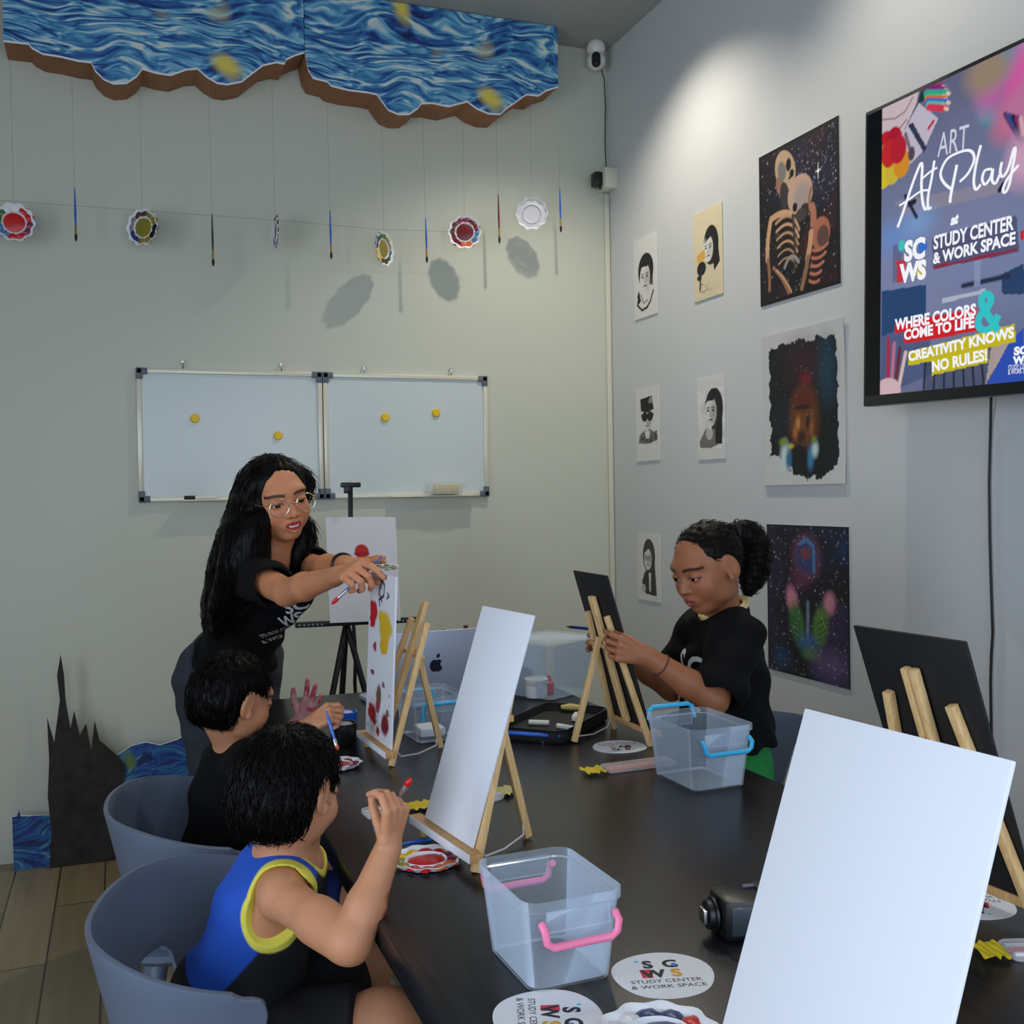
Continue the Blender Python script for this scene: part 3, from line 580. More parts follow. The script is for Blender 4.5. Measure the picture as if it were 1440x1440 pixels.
def d1(P, H):
    P.poly([(.2, .2), (.12, .45), (.3, .55), (.75, .52), (.9, .3), (.7, .12), (.45, .14)], LT); P.stroke([(.2, .5), (.14, .3), (.35, .16), (.6, .2)], .05, INK); P.stroke([(.85, .5), (.72, .3), (.55, .18)], .05, INK); P.poly([(.14, .5), (.22, .6), (.3, .36), (.16, .3)], INK)
    P.stroke([(.3, .5), (.42, .3), (.6, .34)], .03, MID); P.poly([(.40, .6), (.66, .62), (.6, .4), (.46, .4)], LT); P.ell(.53, .98, .34, .36, INK); face(P, .49, .82, .31, .3); P.poly([(.2, .9), (.24, 1.16), (.5, 1.26), (.78, 1.2), (.8, .9), (.74, 1.04), (.5, 1.06), (.32, 1.06)], INK); P.poly([(.70, .66), (.84, .6), (.84, .95), (.74, .95)], INK, .9)
def d2(P, H):
    P.noise(.3, .06, 3); P.ell(.62, .95, .26, .36, INK); P.poly([(.68, 1.1), (.86, .9), (.92, .6), (.72, .46), (.68, .7)], INK); face(P, .52, .9, .24, .2); P.poly([(.4, 1.0), (.5, 1.25), (.66, 1.2), (.6, 1.1), (.48, 1.06)], INK)
    P.poly([(.12, .85), (.4, .92), (.42, .74), (.14, .7)], (224, 170, 70)); P.ell(.28, .58, .16, .13, INK); P.stroke([(.26, .6), (.22, .2)], .05, INK); P.ell(.2, .42, .08, .05, INK); P.dots(20, (150, 90, 70), 3, .01, .025, (.1, .6, .1, .3)); P.stroke([(.2, .16), (.35, .14), (.5, .17)], .02, (170, 120, 100))
def d3(P, H):
    P.poly([(.1, .42), (.2, .58), (.45, .66), (.6, .66), (.85, .56), (.93, .42), (.6, .36), (.4, .36)], MID); P.dots(60, INK, 4, .01, .04, (.12, .92, .37, .6)); P.poly([(.36, .62), (.62, .62), (.56, .46), (.44, .46)], LT); face(P, .48, .86, .24, .4, eyes=0)
    P.ell(.38, .92, .13, .1, INK); P.ell(.62, .92, .13, .1, INK); P.stroke([(.25, .95), (.75, .95)], .05, INK); P.poly([(.22, 1.05), (.2, 1.3), (.7, 1.34), (.78, 1.06), (.5, 1.0)], INK); P.poly([(.55, 1.2), (.6, 1.31), (.72, 1.31), (.72, 1.18)], (150, 140, 135))
def d4(P, H):
    P.poly([(.06, .36), (.3, .6), (.85, .62), (.88, .3), (.5, .22), (.1, .24)], (120, 114, 110)); P.ell(.62, .98, .32, .40, INK); P.poly([(.7, 1.2), (.92, .95), (.9, .28), (.66, .3), (.66, .8)], INK); face(P, .5, .92, .29, .45); P.poly([(.28, 1.1), (.46, 1.3), (.75, 1.3), (.6, 1.14), (.42, 1.14)], INK); P.ell(.44, .5, .13, .12, (190, 186, 180)); P.stroke([(.45, .66), (.5, .6)], .05, LT); P.noise(.12, .25, 8); P.mix((P.Y < .2)*1. + (P.Y > 1.36)*1., (218, 217, 214))
def d5(P, H):
    P.poly([(.2, .4), (.34, .62), (.56, .66), (.8, .56), (.84, .12), (.4, .14), (.22, .2)], (58, 55, 56)); P.poly([(.5, .6), (.6, .6), (.58, .2), (.52, .2)], LT); P.ell(.52, .95, .27, .36, (64, 60, 60)); P.poly([(.6, 1.1), (.76, .9), (.8, .5), (.66, .5)], (64, 60, 60)); face(P, .47, .88, .23, .2, 1); P.poly([(.28, .98), (.36, 1.2), (.6, 1.24), (.7, 1.0), (.5, 1.1)], (64, 60, 60)); P.ell(.26, .25, .1, .09, (190, 188, 186))
portrait((891, 340), (924, 440), d1, 'ink portrait of a short-haired young man, upper left of the small drawings')
portrait((974.5, 303), (1016.5, 412), d2, 'cream paper ink drawing of a long-haired woman with an orange patch', (218, 205, 172))
portrait((894, 548.5), (927.6, 647), d3, 'ink portrait of a person in dark sunglasses and a cap')
portrait((980, 534.5), (1020, 644.5), d4, 'shaded pencil portrait of a long-haired woman resting her chin on a hand')
portrait((896, 750.5), (929, 848), d5, 'ink portrait of a person in round glasses and dark jacket, lowest small drawing')
# ================================================================== TELEVISION
tl = at(1213, 160, 0, XR-.15); e1 = -ray(162, 660); e1 = e1/np.linalg.norm(e1)
bl = at(1213.5, 572, 0, XR-.15); e2 = tl-bl; HT = np.linalg.norm(e2); e2 = e2-e1*(e2@e1); e2 = e2/np.linalg.norm(e2); nz = np.cross(e1, e2); WT = HT*1.72
RT = frame(e1, e2, nz)
tv = thing('television', 'large flat television on the right wall showing an art class slide', 'television', bl, R=RT)
def tvp(px, py, off=.0):
    d = ray(px, py); o = np.array(bl)+nz*.001; t = ((o-EYE)@nz)/(d@nz); q = EYE+d*t-np.array(bl); return (q@e1, q@e2)
cw = lambda u, v: tvp(1180+u/2.527, 30+v/2.527)     # from the enlarged crop
MB().box((WT/2, HT/2, -.02), (WT, HT, .04), .004).box((WT/2, HT*.45, -.055), (WT*.6, HT*.6, .05), .01).build('housing', 'black_pl', tv)
MB().box((WT/2, HT/2, -.098), (.35, .3, .09), .004).build('wall_bracket', 'black_mt', tv)
bx = .010; bt = .012; bb = .028
xs0 = tvp(1239, 350)[0]
P = Paint(WT-2*bx, HT-bt-bb, 420, 250, (2, 2, 3)); P.X += bx; P.Y += bb
slide = (P.X > xs0)
P.mix(slide*1., (118, 124, 160)); ty = (P.Y-bb)/(HT-bt-bb)
P.mix(slide*np.clip(ty*1.6-.75, 0, 1)*.8, (96, 98, 124)); P.mix(slide*np.clip((.5-np.abs(ty-.42))*1.3, 0, 1)*.6, (140, 160, 205)); P.mix(slide*np.clip(.28-ty, 0, 1)*2.2, (84, 92, 128)); P.mix(slide*np.clip(fbm(P.X*6, P.Y*6, 4)-.4, 0, 1)*.5, (160, 150, 190))
cp = lambda *p: [cw(*q) for q in p]
P.poly(cp((150, 960), (310, 935), (310, 1060), (150, 1120)), (40, 74, 120)); P.poly(cp((575, 900), (657, 860), (657, 970), (580, 970)), (44, 70, 112)); P.poly(cp((150, 1120), (310, 1050), (340, 1250), (150, 1330)), (60, 82, 128), .7); P.poly(cp((300, 1180), (560, 1110), (540, 1300), (300, 1320)), (64, 72, 96), .6); P.poly(cp((540, 1160), (620, 1120), (520, 1290)), (196, 176, 170), .8)
for k in range(7): P.stroke(cp((310+k*32, 1170), (300+k*36, 1310)), .006, (28, 32, 52))
P.poly(cp((365, 985), (520, 950), (520, 965), (365, 1002)), (190, 196, 215)); P.stroke(cp((440, 940), (600, 905)), .012, (40, 50, 80)); P.poly(cp((480, 850), (505, 845), (500, 940), (478, 945)), (150, 160, 200), .8)
P.poly(cp((657, 1085), (600, 1150), (520, 1300), (657, 1290)), (48, 84, 190)); P.poly(cp((195, 640), (620, 560), (620, 600), (240, 690)), (200, 170, 150), .25)
P.poly(cp((148, 310), (285, 240), (275, 290), (230, 390), (148, 420)), (216, 196, 205)); P.stroke(cp((150, 350), (200, 345), (235, 320), (262, 270)), .004, (150, 120, 110)); P.stroke(cp((160, 400), (215, 380), (240, 350)), .004, (150, 110, 100)); P.poly(cp((285, 290), (352, 345), (300, 460), (215, 545), (150, 600), (148, 480), (230, 390)), (205, 196, 214)); P.poly(cp((245, 370), (262, 360), (312, 450), (300, 465)), (52, 56, 84)); P.poly(cp((290, 250), (312, 240), (300, 285), (280, 290)), (30, 60, 60))
for (a, c) in (((165, 440), (200, 30, 40)), ((195, 425), (180, 20, 50)), ((152, 490), (190, 120, 70)), ((160, 545), (225, 205, 40)), ((190, 530), (215, 190, 60)), ((222, 505), (225, 150, 40)), ((178, 470), (205, 40, 40)), ((210, 455), (190, 30, 50))): q = cw(*a); P.ell(q[0], q[1], .030, .036, c)
for k, c in enumerate(((170, 40, 120), (120, 40, 130), (60, 170, 160), (40, 190, 140), (230, 110, 60), (60, 110, 200), (90, 200, 190), (220, 60, 90))): a = cw(305+k*2, 235+k*10); e = cw(368+(k % 3)*8, 232+k*11); P.stroke([a, e], .017, c); e2_ = cw(380+(k % 3)*6, 236+k*11); P.stroke([e, e2_], .008, (235, 215, 190))
P.stroke(cp((318, 380), (335, 355)), .008, (200, 40, 60)); P.stroke(cp((236, 400), (250, 450)), .01, (120, 100, 110)); P.ell(*cw(257, 470), .012, .018, (90, 70, 90))
for (u, v, r1, r2, c, ro) in ((600, 190, .09, .03, (235, 140, 60), .8), (640, 100, .09, .05, (215, 90, 150), .9), (650, 160, .06, .10, (235, 170, 200), .2), (605, 235, .07, .05, (60, 180, 210), .6), (570, 280, .06, .05, (40, 160, 180), .3), (595, 120, .06, .05, (60, 150, 190), .4), (540, 240, .05, .06, (190, 110, 170), .3), (640, 280, .06, .08, (190, 90, 170), 0), (660, 230, .05, .10, (230, 80, 160), 0), (530, 175, .07, .05, (160, 140, 120), 0), (625, 330, .07, .05, (200, 120, 150), .5)): P.ell(*cw(u, v), r1, r2, c, ro, .85, .7)
q = cw(690, 250); P.ell(q[0]+.1, q[1], .14, .16, (190, 130, 190), 0, .7, .8)
for k, c in enumerate(((90, 60, 110), (60, 80, 150), (40, 40, 70), (150, 60, 110), (220, 180, 190))): P.stroke(cp((590+k*14, 330+k*4), (655, 440-k*10)), .012, c)
P.ell(*cw(655, 490), .05, .06, (215, 170, 200), a=.8, soft=.8); P.ell(*cw(190, 770), .07, .04, (110, 150, 220), a=.6, soft=1); P.ell(*cw(280, 715), .06, .04, (130, 170, 225), a=.6, soft=1)
P.stroke(cp((235, 620), (275, 695)), .010, (30, 34, 60)); P.stroke(cp((250, 650), (268, 640)), .014, (30, 34, 60)); P.stroke(cp((570, 600), (584, 578)), .012, (30, 34, 60))
P.poly(cp((330, 770), (630, 690), (640, 820), (335, 880)), (70, 66, 104), .75); P.poly(cp((335, 870), (632, 805), (632, 815), (335, 882)), (150, 40, 60), .9); P.poly(cp((190, 800), (225, 790), (220, 920), (190, 930)), (70, 70, 110), .5)
P.poly(cp((198, 1075), (490, 1018), (490, 1102), (232, 1145), (230, 1105), (198, 1112)), (222, 32, 40)); P.poly(cp((246, 1175), (625, 1075), (626, 1138), (246, 1225)), (214, 200, 30)); P.poly(cp((328, 1205), (528, 1160), (530, 1212), (330, 1258)), (214, 200, 30))
for k, c in enumerate(((180, 40, 70), (200, 120, 150), (110, 40, 60), (230, 200, 190))): P.stroke(cp((172+k*14, 1290), (176+k*20, 1130+k*16)), .012, c)
P.ell(*cw(172, 1315), .05, .035, (225, 190, 200)); P.poly(cp((645, 745), (656, 742), (656, 775), (645, 778)), (200, 40, 50))
P.poly(cp((204, 850), (238, 845), (236, 925), (206, 930)), (214, 40, 60), .9); P.ell(*cw(222, 797), .012, .014, (70, 210, 200)); P.ell(*cw(297, 800), .016, .018, (60, 120, 220)); P.ell(*cw(290, 890), .016, .016, (220, 190, 60))
P.mix((P.X <= xs0)*1., (3, 3, 4)); P.X -= bx; P.Y -= bb
M['screen'] = mat_vcol('lit_screen', .25, emit=.62, spec=.3); M['scr_white'] = mat_emit('screen_white', rgb(240, 242, 250), .8); M['scr_teal'] = mat_emit('screen_teal', rgb(50, 200, 205), .7); M['scr_soft'] = mat_emit('screen_soft', rgb(215, 215, 232), .7)
scr = sheet('screen', P, (bx, bb, .001), (P.W, 0, 0), (0, P.H, 0), 'screen', .0008, tv, (5, 5, 5))
mb = MB()
def tvtext(body, A, B, cap, mi=0, bold=0, shear=0):
    A = Vector((*cw(*A), 0)); B = Vector((*cw(*B), 0)); d = B-A; ang = math.atan2(d.y, d.x); h = cap
    vs, fs = text_geo(body, h/.73, bold, shear, 'LEFT', fit=d.length)
    MB().add(vs, fs, Matrix.Translation(A+Vector((0, 0, .0022))) @ Matrix.Rotation(ang, 4, 'Z'), 0).build('slide_text', ['scr_white', 'scr_teal', 'scr_soft'][mi], scr, False)
hh = lambda a, c: abs(cw(*a)[1]-cw(*c)[1])
tvtext('ART', (350, 483), (458, 452), hh((352, 480), (352, 392)), 2)
tvtext('at', (397, 724), (427, 714), 0.0224, 0, .002, .3)
tvtext('SC', (232, 852), (306, 836), hh((232, 850), (232, 780)), 0, .0035); tvtext('WS', (214, 928), (310, 910), hh((216, 925), (216, 862)), 0, .0035)
tvtext('STUDY CENTER', (337, 810), (622, 738), hh((340, 808), (340, 760)), 0, .0014); tvtext('& WORK SPACE', (335, 862), (628, 790), hh((340, 858), (340, 818)), 0, .0014)
tvtext('WHERE COLORS', (199, 1097), (488, 1043), 0.0280, 0, .0016); tvtext('COME TO LIFE', (232, 1132), (482, 1086), 0.0258, 0, .0016)
tvtext('CREATIVITY KNOWS', (248, 1208), (624, 1122), 0.0252, 0, .0014); tvtext('NO RULES!', (332, 1245), (528, 1203), 0.0269, 0, .0014)
tvtext('SC', (622, 1186), (672, 1180), 0.0179, 0, .0014); tvtext('WS', (618, 1218), (676, 1212), 0.0168, 0, .0014); tvtext('STUDY CENTER', (602, 1240), (690, 1230), .012); tvtext('& WORK SPACE', (602, 1256), (690, 1246), .012)
def script(pts, w=.010, mi=0):
    q = [Vector((*cw(*p), .0024)) for p in pts]; c = []
    for i in range(len(q)-1):
        p0, p1, p2, p3 = q[max(i-1, 0)], q[i], q[i+1], q[min(i+2, len(q)-1)]
        for t in (0, .25, .5, .75): c.append(.5*((2*p1)+(p2-p0)*t+(2*p0-5*p1+4*p2-p3)*t*t+(3*p1-p0-3*p2+p3)*t**3))
    c.append(q[-1]); vs = []; fs = []
    for i, p in enumerate(c):
        t = (c[min(i+1, len(c)-1)]-c[max(i-1, 0)]).normalized(); n = Vector((-t.y, t.x, 0)); k = w*(.55+.25*abs(t.y)); vs += [p+n*k*.5, p-n*k*.5]
    for i in range(len(c)-1): fs.append([2*i, 2*i+1, 2*i+3, 2*i+2])
    mb.add(vs, fs, mi=mi)
script([(568, 1043), (550, 1080), (520, 1097), (497, 1082), (500, 1050), (528, 1020), (541, 988), (526, 968), (508, 984), (514, 1018), (540, 1058), (567, 1100)], .026, 1)
mb.build('slide_ampersand', ['scr_white', 'scr_teal', 'scr_soft'], scr, False); mb = MB()
script([(209, 732), (225, 690), (258, 590), (278, 535), (292, 505), (297, 520), (294, 580), (298, 640), (308, 668), (320, 655)], .0115)
script([(215, 655), (240, 640), (290, 605), (318, 600)], .009)
script([(340, 495), (330, 560), (318, 620), (318, 665), (330, 660)], .0105); script([(296, 560), (325, 535), (350, 520)], .009)
script([(420, 510), (410, 560), (398, 620), (396, 645)], .0115); script([(405, 600), (375, 575), (362, 540), (385, 490), (430, 465), (468, 460), (482, 490), (460, 540), (430, 570)], .0105)
script([(505, 440), (488, 510), (480, 570), (488, 598), (505, 580)], .0105); script([(545, 525), (520, 530), (510, 560), (520, 580), (540, 555), (548, 525), (545, 565), (558, 575), (572, 545)], .010)
script([(580, 500), (574, 535), (584, 552), (604, 520), (622, 455), (628, 460), (618, 520), (606, 580), (592, 608), (584, 598), (600, 560), (640, 510)], .010)
mb.build('slide_title', ['scr_white'], scr, False)
# power cord below the television
pts = [tvp(1394, 556), ]
c0 = at(1394, 545, 0, XR-.03); pts = [c0]+[at(px, py, 0, XR-.008) for px, py in ((1393, 600), (1391, 680), (1392, 760), (1394, 830), (1396, 890), (1394, 920), (1393, 960), (1394, 1030), (1397, 1100), (1400, 1200))]
bpy.context.view_layer.update(); iv = tv.matrix_world.inverted(); MB().tube([iv @ Vector(p) for p in pts], .0035, 8).build('power_cord', 'black_pl', tv)
# ================================================================== TABLE
tm, nt, b = new_mat('black_table_laminate')
tc = nt.nodes.new('ShaderNodeTexCoord'); mp = nt.nodes.new('ShaderNodeMapping'); mp.inputs['Scale'].default_value = (30, 2, 30); n = nt.nodes.new('ShaderNodeTexNoise'); n.inputs['Scale'].default_value = 4; n.inputs['Detail'].default_value = 8
r = nt.nodes.new('ShaderNodeValToRGB'); r.color_ramp.elements[0].color = (*rgb(17, 17, 19), 1); r.color_ramp.elements[1].color = (*rgb(33, 32, 34), 1); r.color_ramp.elements[0].position = .35; r.color_ramp.elements[1].position = .7
nt.links.new(tc.outputs['Object'], mp.inputs[0]); nt.links.new(mp.outputs[0], n.inputs[0]); nt.links.new(n.outputs[0], r.inputs[0]); nt.links.new(r.outputs[0], b.inputs['Base Color'])
bp = nt.nodes.new('ShaderNodeBump'); bp.inputs['Strength'].default_value = .08; nt.links.new(n.outputs[0], bp.inputs['Height']); nt.links.new(bp.outputs[0], b.inputs['Normal']); b.inputs['Roughness'].default_value = .3
M['table'] = tm
TX0, TX1, TY0, TY1 = .313, 1.19, .12, 3.0
t = thing('work_table', 'long black wood-grained work table under the easels and boxes', 'table', ((TX0+TX1)/2, (TY0+TY1)/2, 0))
w, l = TX1-TX0, TY1-TY0
MB().box((0, 0, TZ-.02), (w, l, .04), .004).build('tabletop', 'table', t)
MB().box((0, 0, TZ-.075), (w-.12, l-.2, .07), .002).build('apron', 'black_mt', t)
for sx in (-1, 1):
    for sy in (-1, 1): MB().box((sx*(w/2-.09), sy*(l/2-.12), (TZ-.04)/2), (.05, .05, TZ-.04), .003).build('leg', 'black_mt', t)
# ================================================================== CHAIRS
def make_chair(label, loc, rz, hole=.125):
    t = thing('shell_chair', label, 'chair', loc, (0, 0, rz), 'grey plastic shell chairs')
    N, K = 81, 9; vs = []
    def ss(a, b_, x): x = min(1, max(0, (x-a)/(b_-a))); return x*x*(3-2*x)
    for i in range(N):
        u = -1+2*i/(N-1); au = abs(u)
        # plan curve: back arc then straight arms
        if au < .62: q = au/.62*PI/2; px_ = -math.cos(q)**.9*.235 if q < PI/2 else 0; py_ = math.sin(q)**.85*.262
        else: px_ = (au-.62)/.38*.045; py_ = .262-.012*(au-.62)
        py_ *= 1 if u > 0 else -1
        zt = .712-.046*ss(.22, .80, au)-.006*ss(.8, 1, au)
        zb = .455+hole*ss(.07, .13, au)-hole*ss(.26, .33, au)+.165*ss(.55, .70, au)
        if au > .93: e = math.sqrt(max(0, 1-((au-.93)/.07)**2)); mid = (zt+zb)/2; zt = mid+(zt-mid)*e; zb = mid-(mid-zb)*e
        for k in range(K):
            z = zb+(zt-zb)*k/(K-1); fl = 1-.30*max(0, (.745-z))/.32
            vs.append((px_*fl if px_ < 0 else px_, py_*(1-.22*max(0, .70-z)/.25), z))
    fs = [[i*K+k, (i+1)*K+k, (i+1)*K+k+1, i*K+k+1] for i in range(N-1) for k in range(K-1)]
    o = MB().add(vs, fs).build('back_shell', 'chair', t)
    m_ = o.modifiers.new('s', 'SOLIDIFY'); m_.thickness = .009; m_.offset = 0; m_ = o.modifiers.new('b', 'BEVEL'); m_.width = .003; m_.segments = 2; m_.limit_method = 'ANGLE'
    pr = [(.205*math.copysign(abs(math.cos(a))**.6, math.cos(a)), .205*math.copysign(abs(math.sin(a))**.6, math.sin(a))) for a in [2*PI*i/48+.01 for i in range(48)]]
    vs = []; prof = [(.6, .452), (.92, .456), (1, .450), (1.0, .438), (.95, .428), (.5, .425)]
    for sc_, z in prof: vs += [(x*sc_, y*sc_, z+.018*(abs(y)/.2)**2*sc_) for x, y in pr]
    fs = [[a*48+i, a*48+(i+1) % 48, (a+1)*48+(i+1) % 48, (a+1)*48+i] for a in range(5) for i in range(48)]+[list(range(48)), [5*48+i for i in range(48)]]
    MB().add(vs, fs).build('seat', 'chair', t)
    for sx in (-1, 1):
        for sy in (-1, 1): MB().tube([(sx*.13, sy*.13, .436), (sx*.205, sy*.205, 0)], [.018, .011], 12).build('leg', 'chair', t)
    return t
make_chair('grey shell chair holding the boy in the blue jersey, nearest the camera', (.178, 1.645, 0), -.22)
make_chair('grey shell chair holding the boy in the black shirt, by the painted cutout', (.190, 2.235, 0), -.05)
make_chair('grey shell chair on the far side of the table by the right wall', (1.47, 2.32, 0), PI+.62, .18)
t = thing('wall_outlet', 'white wall outlet plate low on the right wall behind the far chair', 'outlet', (XR-.001, at(1091, 1075, 0, XR)[1], at(1091, 1078, 0, XR)[2]))
wp = MB().box((-.005, 0, 0), (.008, .085, .125), .003).build('plate', 'cream_pl', t)
for dz in (-.03, .03): MB().box((-.0095, .008, dz), (.006, .034, .026), .002).build('socket', 'white_pl', wp)
# ================================================================== EASELS AND CANVASES
def make_easel(label, o, yaw, lean, ledge_mat='pine'):
    t = thing('tabletop_easel', label, 'easel', (o[0], o[1], TZ), (0, 0, yaw), 'wooden tabletop easels')
    tl_ = math.tan(lean); s = .0125
    for sy in (-1, 1): MB().bar((0, sy*.096, .001), (tl_*.292, sy*.053, .292), s, s, .0012, (1, 0, 0)).build('leg', 'pine', t)
    for sy in (-1, 1): MB().bar((tl_*.04+.001, sy*.0068, .04), (tl_*.333+.001, sy*.0068, .333), .012, .012, .0025, (1, 0, 0)).build('mast_slat', 'pine', t)
    MB().bar((tl_*.218+.010, -.068, .218), (tl_*.218+.010, .068, .218), .008, .010, .001).build('cross_bar', 'pine_d', t)
    MB().bar((tl_*.232+.012, 0, .238), (.145, 0, .0035), .0125, .0125, .0012, (1, 0, 0)).build('rear_leg', 'pine', t)
    xl = tl_*.03-.0165
    lg = MB().box((xl, 0, .0285), (.021, .235, .0125), .001).build('ledge', 'pine_d', t)
    MB().box((xl-.0112, 0, .0285), (.0014, .228, .0135), .0004).build('ledge_facing', 'canvas', lg)
    MB().tube([(tl_*.03+.006, -.085, .028), (.03, -.07, .012), (.08, -.04, .006), (.13, -.012, .012), (.136, 0, .03)], .0016, 6).build('cord', 'cord_w', t)
    return t
def canvas_board(label, p, w, h, mt, back=False, name='canvas_board'):
    x, y, z, a, l = p; yaw = -a
    th = .0045
    t = MB().box((0, w/2, h/2), (th, w, h), .0009).build(name, mt)
    R = Matrix.Rotation(yaw, 3, 'Z') @ Matrix.Rotation(l, 3, 'Y')
    t.matrix_world = Matrix.Translation((x, y, z)) @ R.to_4x4() @ Matrix.Translation((th/2 if not back else th/2, 0, 0))
    return tag(t, label, 'canvas', 'canvases on tabletop easels')
def easel_for(label, p, w, lean, right=False):
    x, y, z, a, l = p; n = np.array([math.cos(a), -math.sin(a)]); wd = np.array([math.sin(a), math.cos(a)])
    c = np.array([x, y])+wd*w/2
    if not right: o = c+n*(.0045+.0085-math.tan(lean)*.035); return make_easel(label, o, -a, lean)
    o = c+n*(-.0085+math.tan(lean)*.035); return make_easel(label, o, PI-a, lean)
c2 = (.487, 1.496, .7855, -.137, .32); c5 = (.46, .55, .7855, -.104, .352); c1 = (.523, 2.144, .7855, -.05, .05)
c3 = (1.099, 2.075, .7855, .02, -.279); c4 = (1.085, 1.01, .7855, -.08, -.34)
easel_for('wooden tabletop easel holding the blank white canvas beside the pink-handled box', c2, .176, .32); canvas_board('blank white canvas on the middle easel of the left table side', c2, .176, .363, 'canvas')
easel_for('wooden tabletop easel hidden behind the largest white canvas at the front right', c5, .21, .352); canvas_board('large blank white canvas nearest the camera, at the front right', c5, .21, .363, 'canvas')
easel_for('wooden tabletop easel behind the paint-splattered canvas the woman holds', c1, .196, .33)
easel_for('wooden tabletop easel the girl holds with a black canvas', c3, .19, .279, True); canvas_board('black canvas on the easel in front of the girl', c3, .19, .364, 'canvas_blk', True)
easel_for('wooden tabletop easel with black canvas at the right edge of the picture', c4, .19, .34, True); canvas_board('black canvas seen from behind at the right edge of the picture', c4, .19, .364, 'canvas_blk', True)
# painted canvas held upright by the woman
H_ = .363/.196; P = Paint(1, H_, 110, 200, (226, 228, 236)); m = Map([(120, -30), (252, -30), (228, 735), (108, 635)], 1, H_)
P.stroke(m.many((165, -18), (180, -2), (172, 30), (150, 60)), .03, (60, 60, 80)); P.stroke(m.many((170, -14), (150, 30), (158, 50), (150, 78)), .03, (40, 40, 60)); P.stroke(m.many((195, 30), (205, 36), (196, 44)), .025, (90, 90, 110))
def splat(u, v, r1, r2, c, k):
    x, y = m(u, v); r = random.Random(k); P.ell(x, y, r1, r2, c, a=.95, soft=.35)
    for i in range(5): P.ell(x+r.uniform(-1, 1)*r1*.8, y+r.uniform(-1, 1)*r2*.9, r1*.4, r2*.35, c, a=.9, soft=.5)
# (fractions of the sheet measured along the photo's foreshortened canvas)
S2 = lambda x, y, r1, r2, c, k: (lambda r: ([P.ell(x, y, r1, r2, c, a=.95, soft=.4)]+[P.ell(x+r.uniform(-1, 1)*r1*.8, y+r.uniform(-1, 1)*r2*.9, r1*.45, r2*.4, c, a=.9, soft=.5) for i in range(6)]))(random.Random(k))
P.C[:] = rgb(226, 228, 236)
P.stroke([(.45, 1.80), (.60, 1.74), (.58, 1.62), (.40, 1.56), (.44, 1.50)], .035, (60, 60, 80)); P.stroke([(.50, 1.78), (.38, 1.64), (.52, 1.55)], .03, (40, 40, 60)); P.stroke([(.72, 1.66), (.78, 1.63), (.70, 1.60)], .03, (80, 80, 110))
S2(.20, 1.42, .15, .11, (200, 22, 36), 1); S2(.18, 1.30, .10, .07, (196, 20, 36), 2); S2(.66, 1.28, .22, .17, (222, 184, 38), 3); S2(.64, 1.08, .15, .10, (222, 178, 36), 4)
S2(.28, 1.02, .06, .05, (170, 40, 90), 5); S2(.22, .72, .07, .03, (120, 40, 100), 6); S2(.5, .50, .09, .12, (112, 92, 70), 7); S2(.66, .64, .05, .03, (110, 80, 110), 8)
S2(.26, .26, .15, .10, (176, 24, 40), 9); S2(.46, .36, .08, .06, (170, 60, 80), 10); S2(.76, .22, .13, .12, (120, 30, 46), 11); S2(.50, .10, .06, .05, (150, 40, 60), 12); S2(.84, .36, .05, .04, (120, 90, 60), 13); P.dots(60, (150, 40, 60), 4, .006, .018, (.05, .95, .05, .6))
x, y, z, a, l = c1
wd = np.array([math.sin(a), math.cos(a), 0]); n_ = np.array([math.cos(a), -math.sin(a), 0]); u_ = np.array([0, 0, math.cos(l)])+n_*math.sin(l)
O = np.array([x, y, z])+wd*.196
o = sheet('canvas_board', P, O, -wd*.196, u_*.363, 'poster', .0045, None, (225, 226, 230))
# front face must look towards -n: flip if needed handled by ux x uy
tag(o, 'white canvas with red and yellow paint dabs, held upright by the woman', 'canvas', 'canvases on tabletop easels')
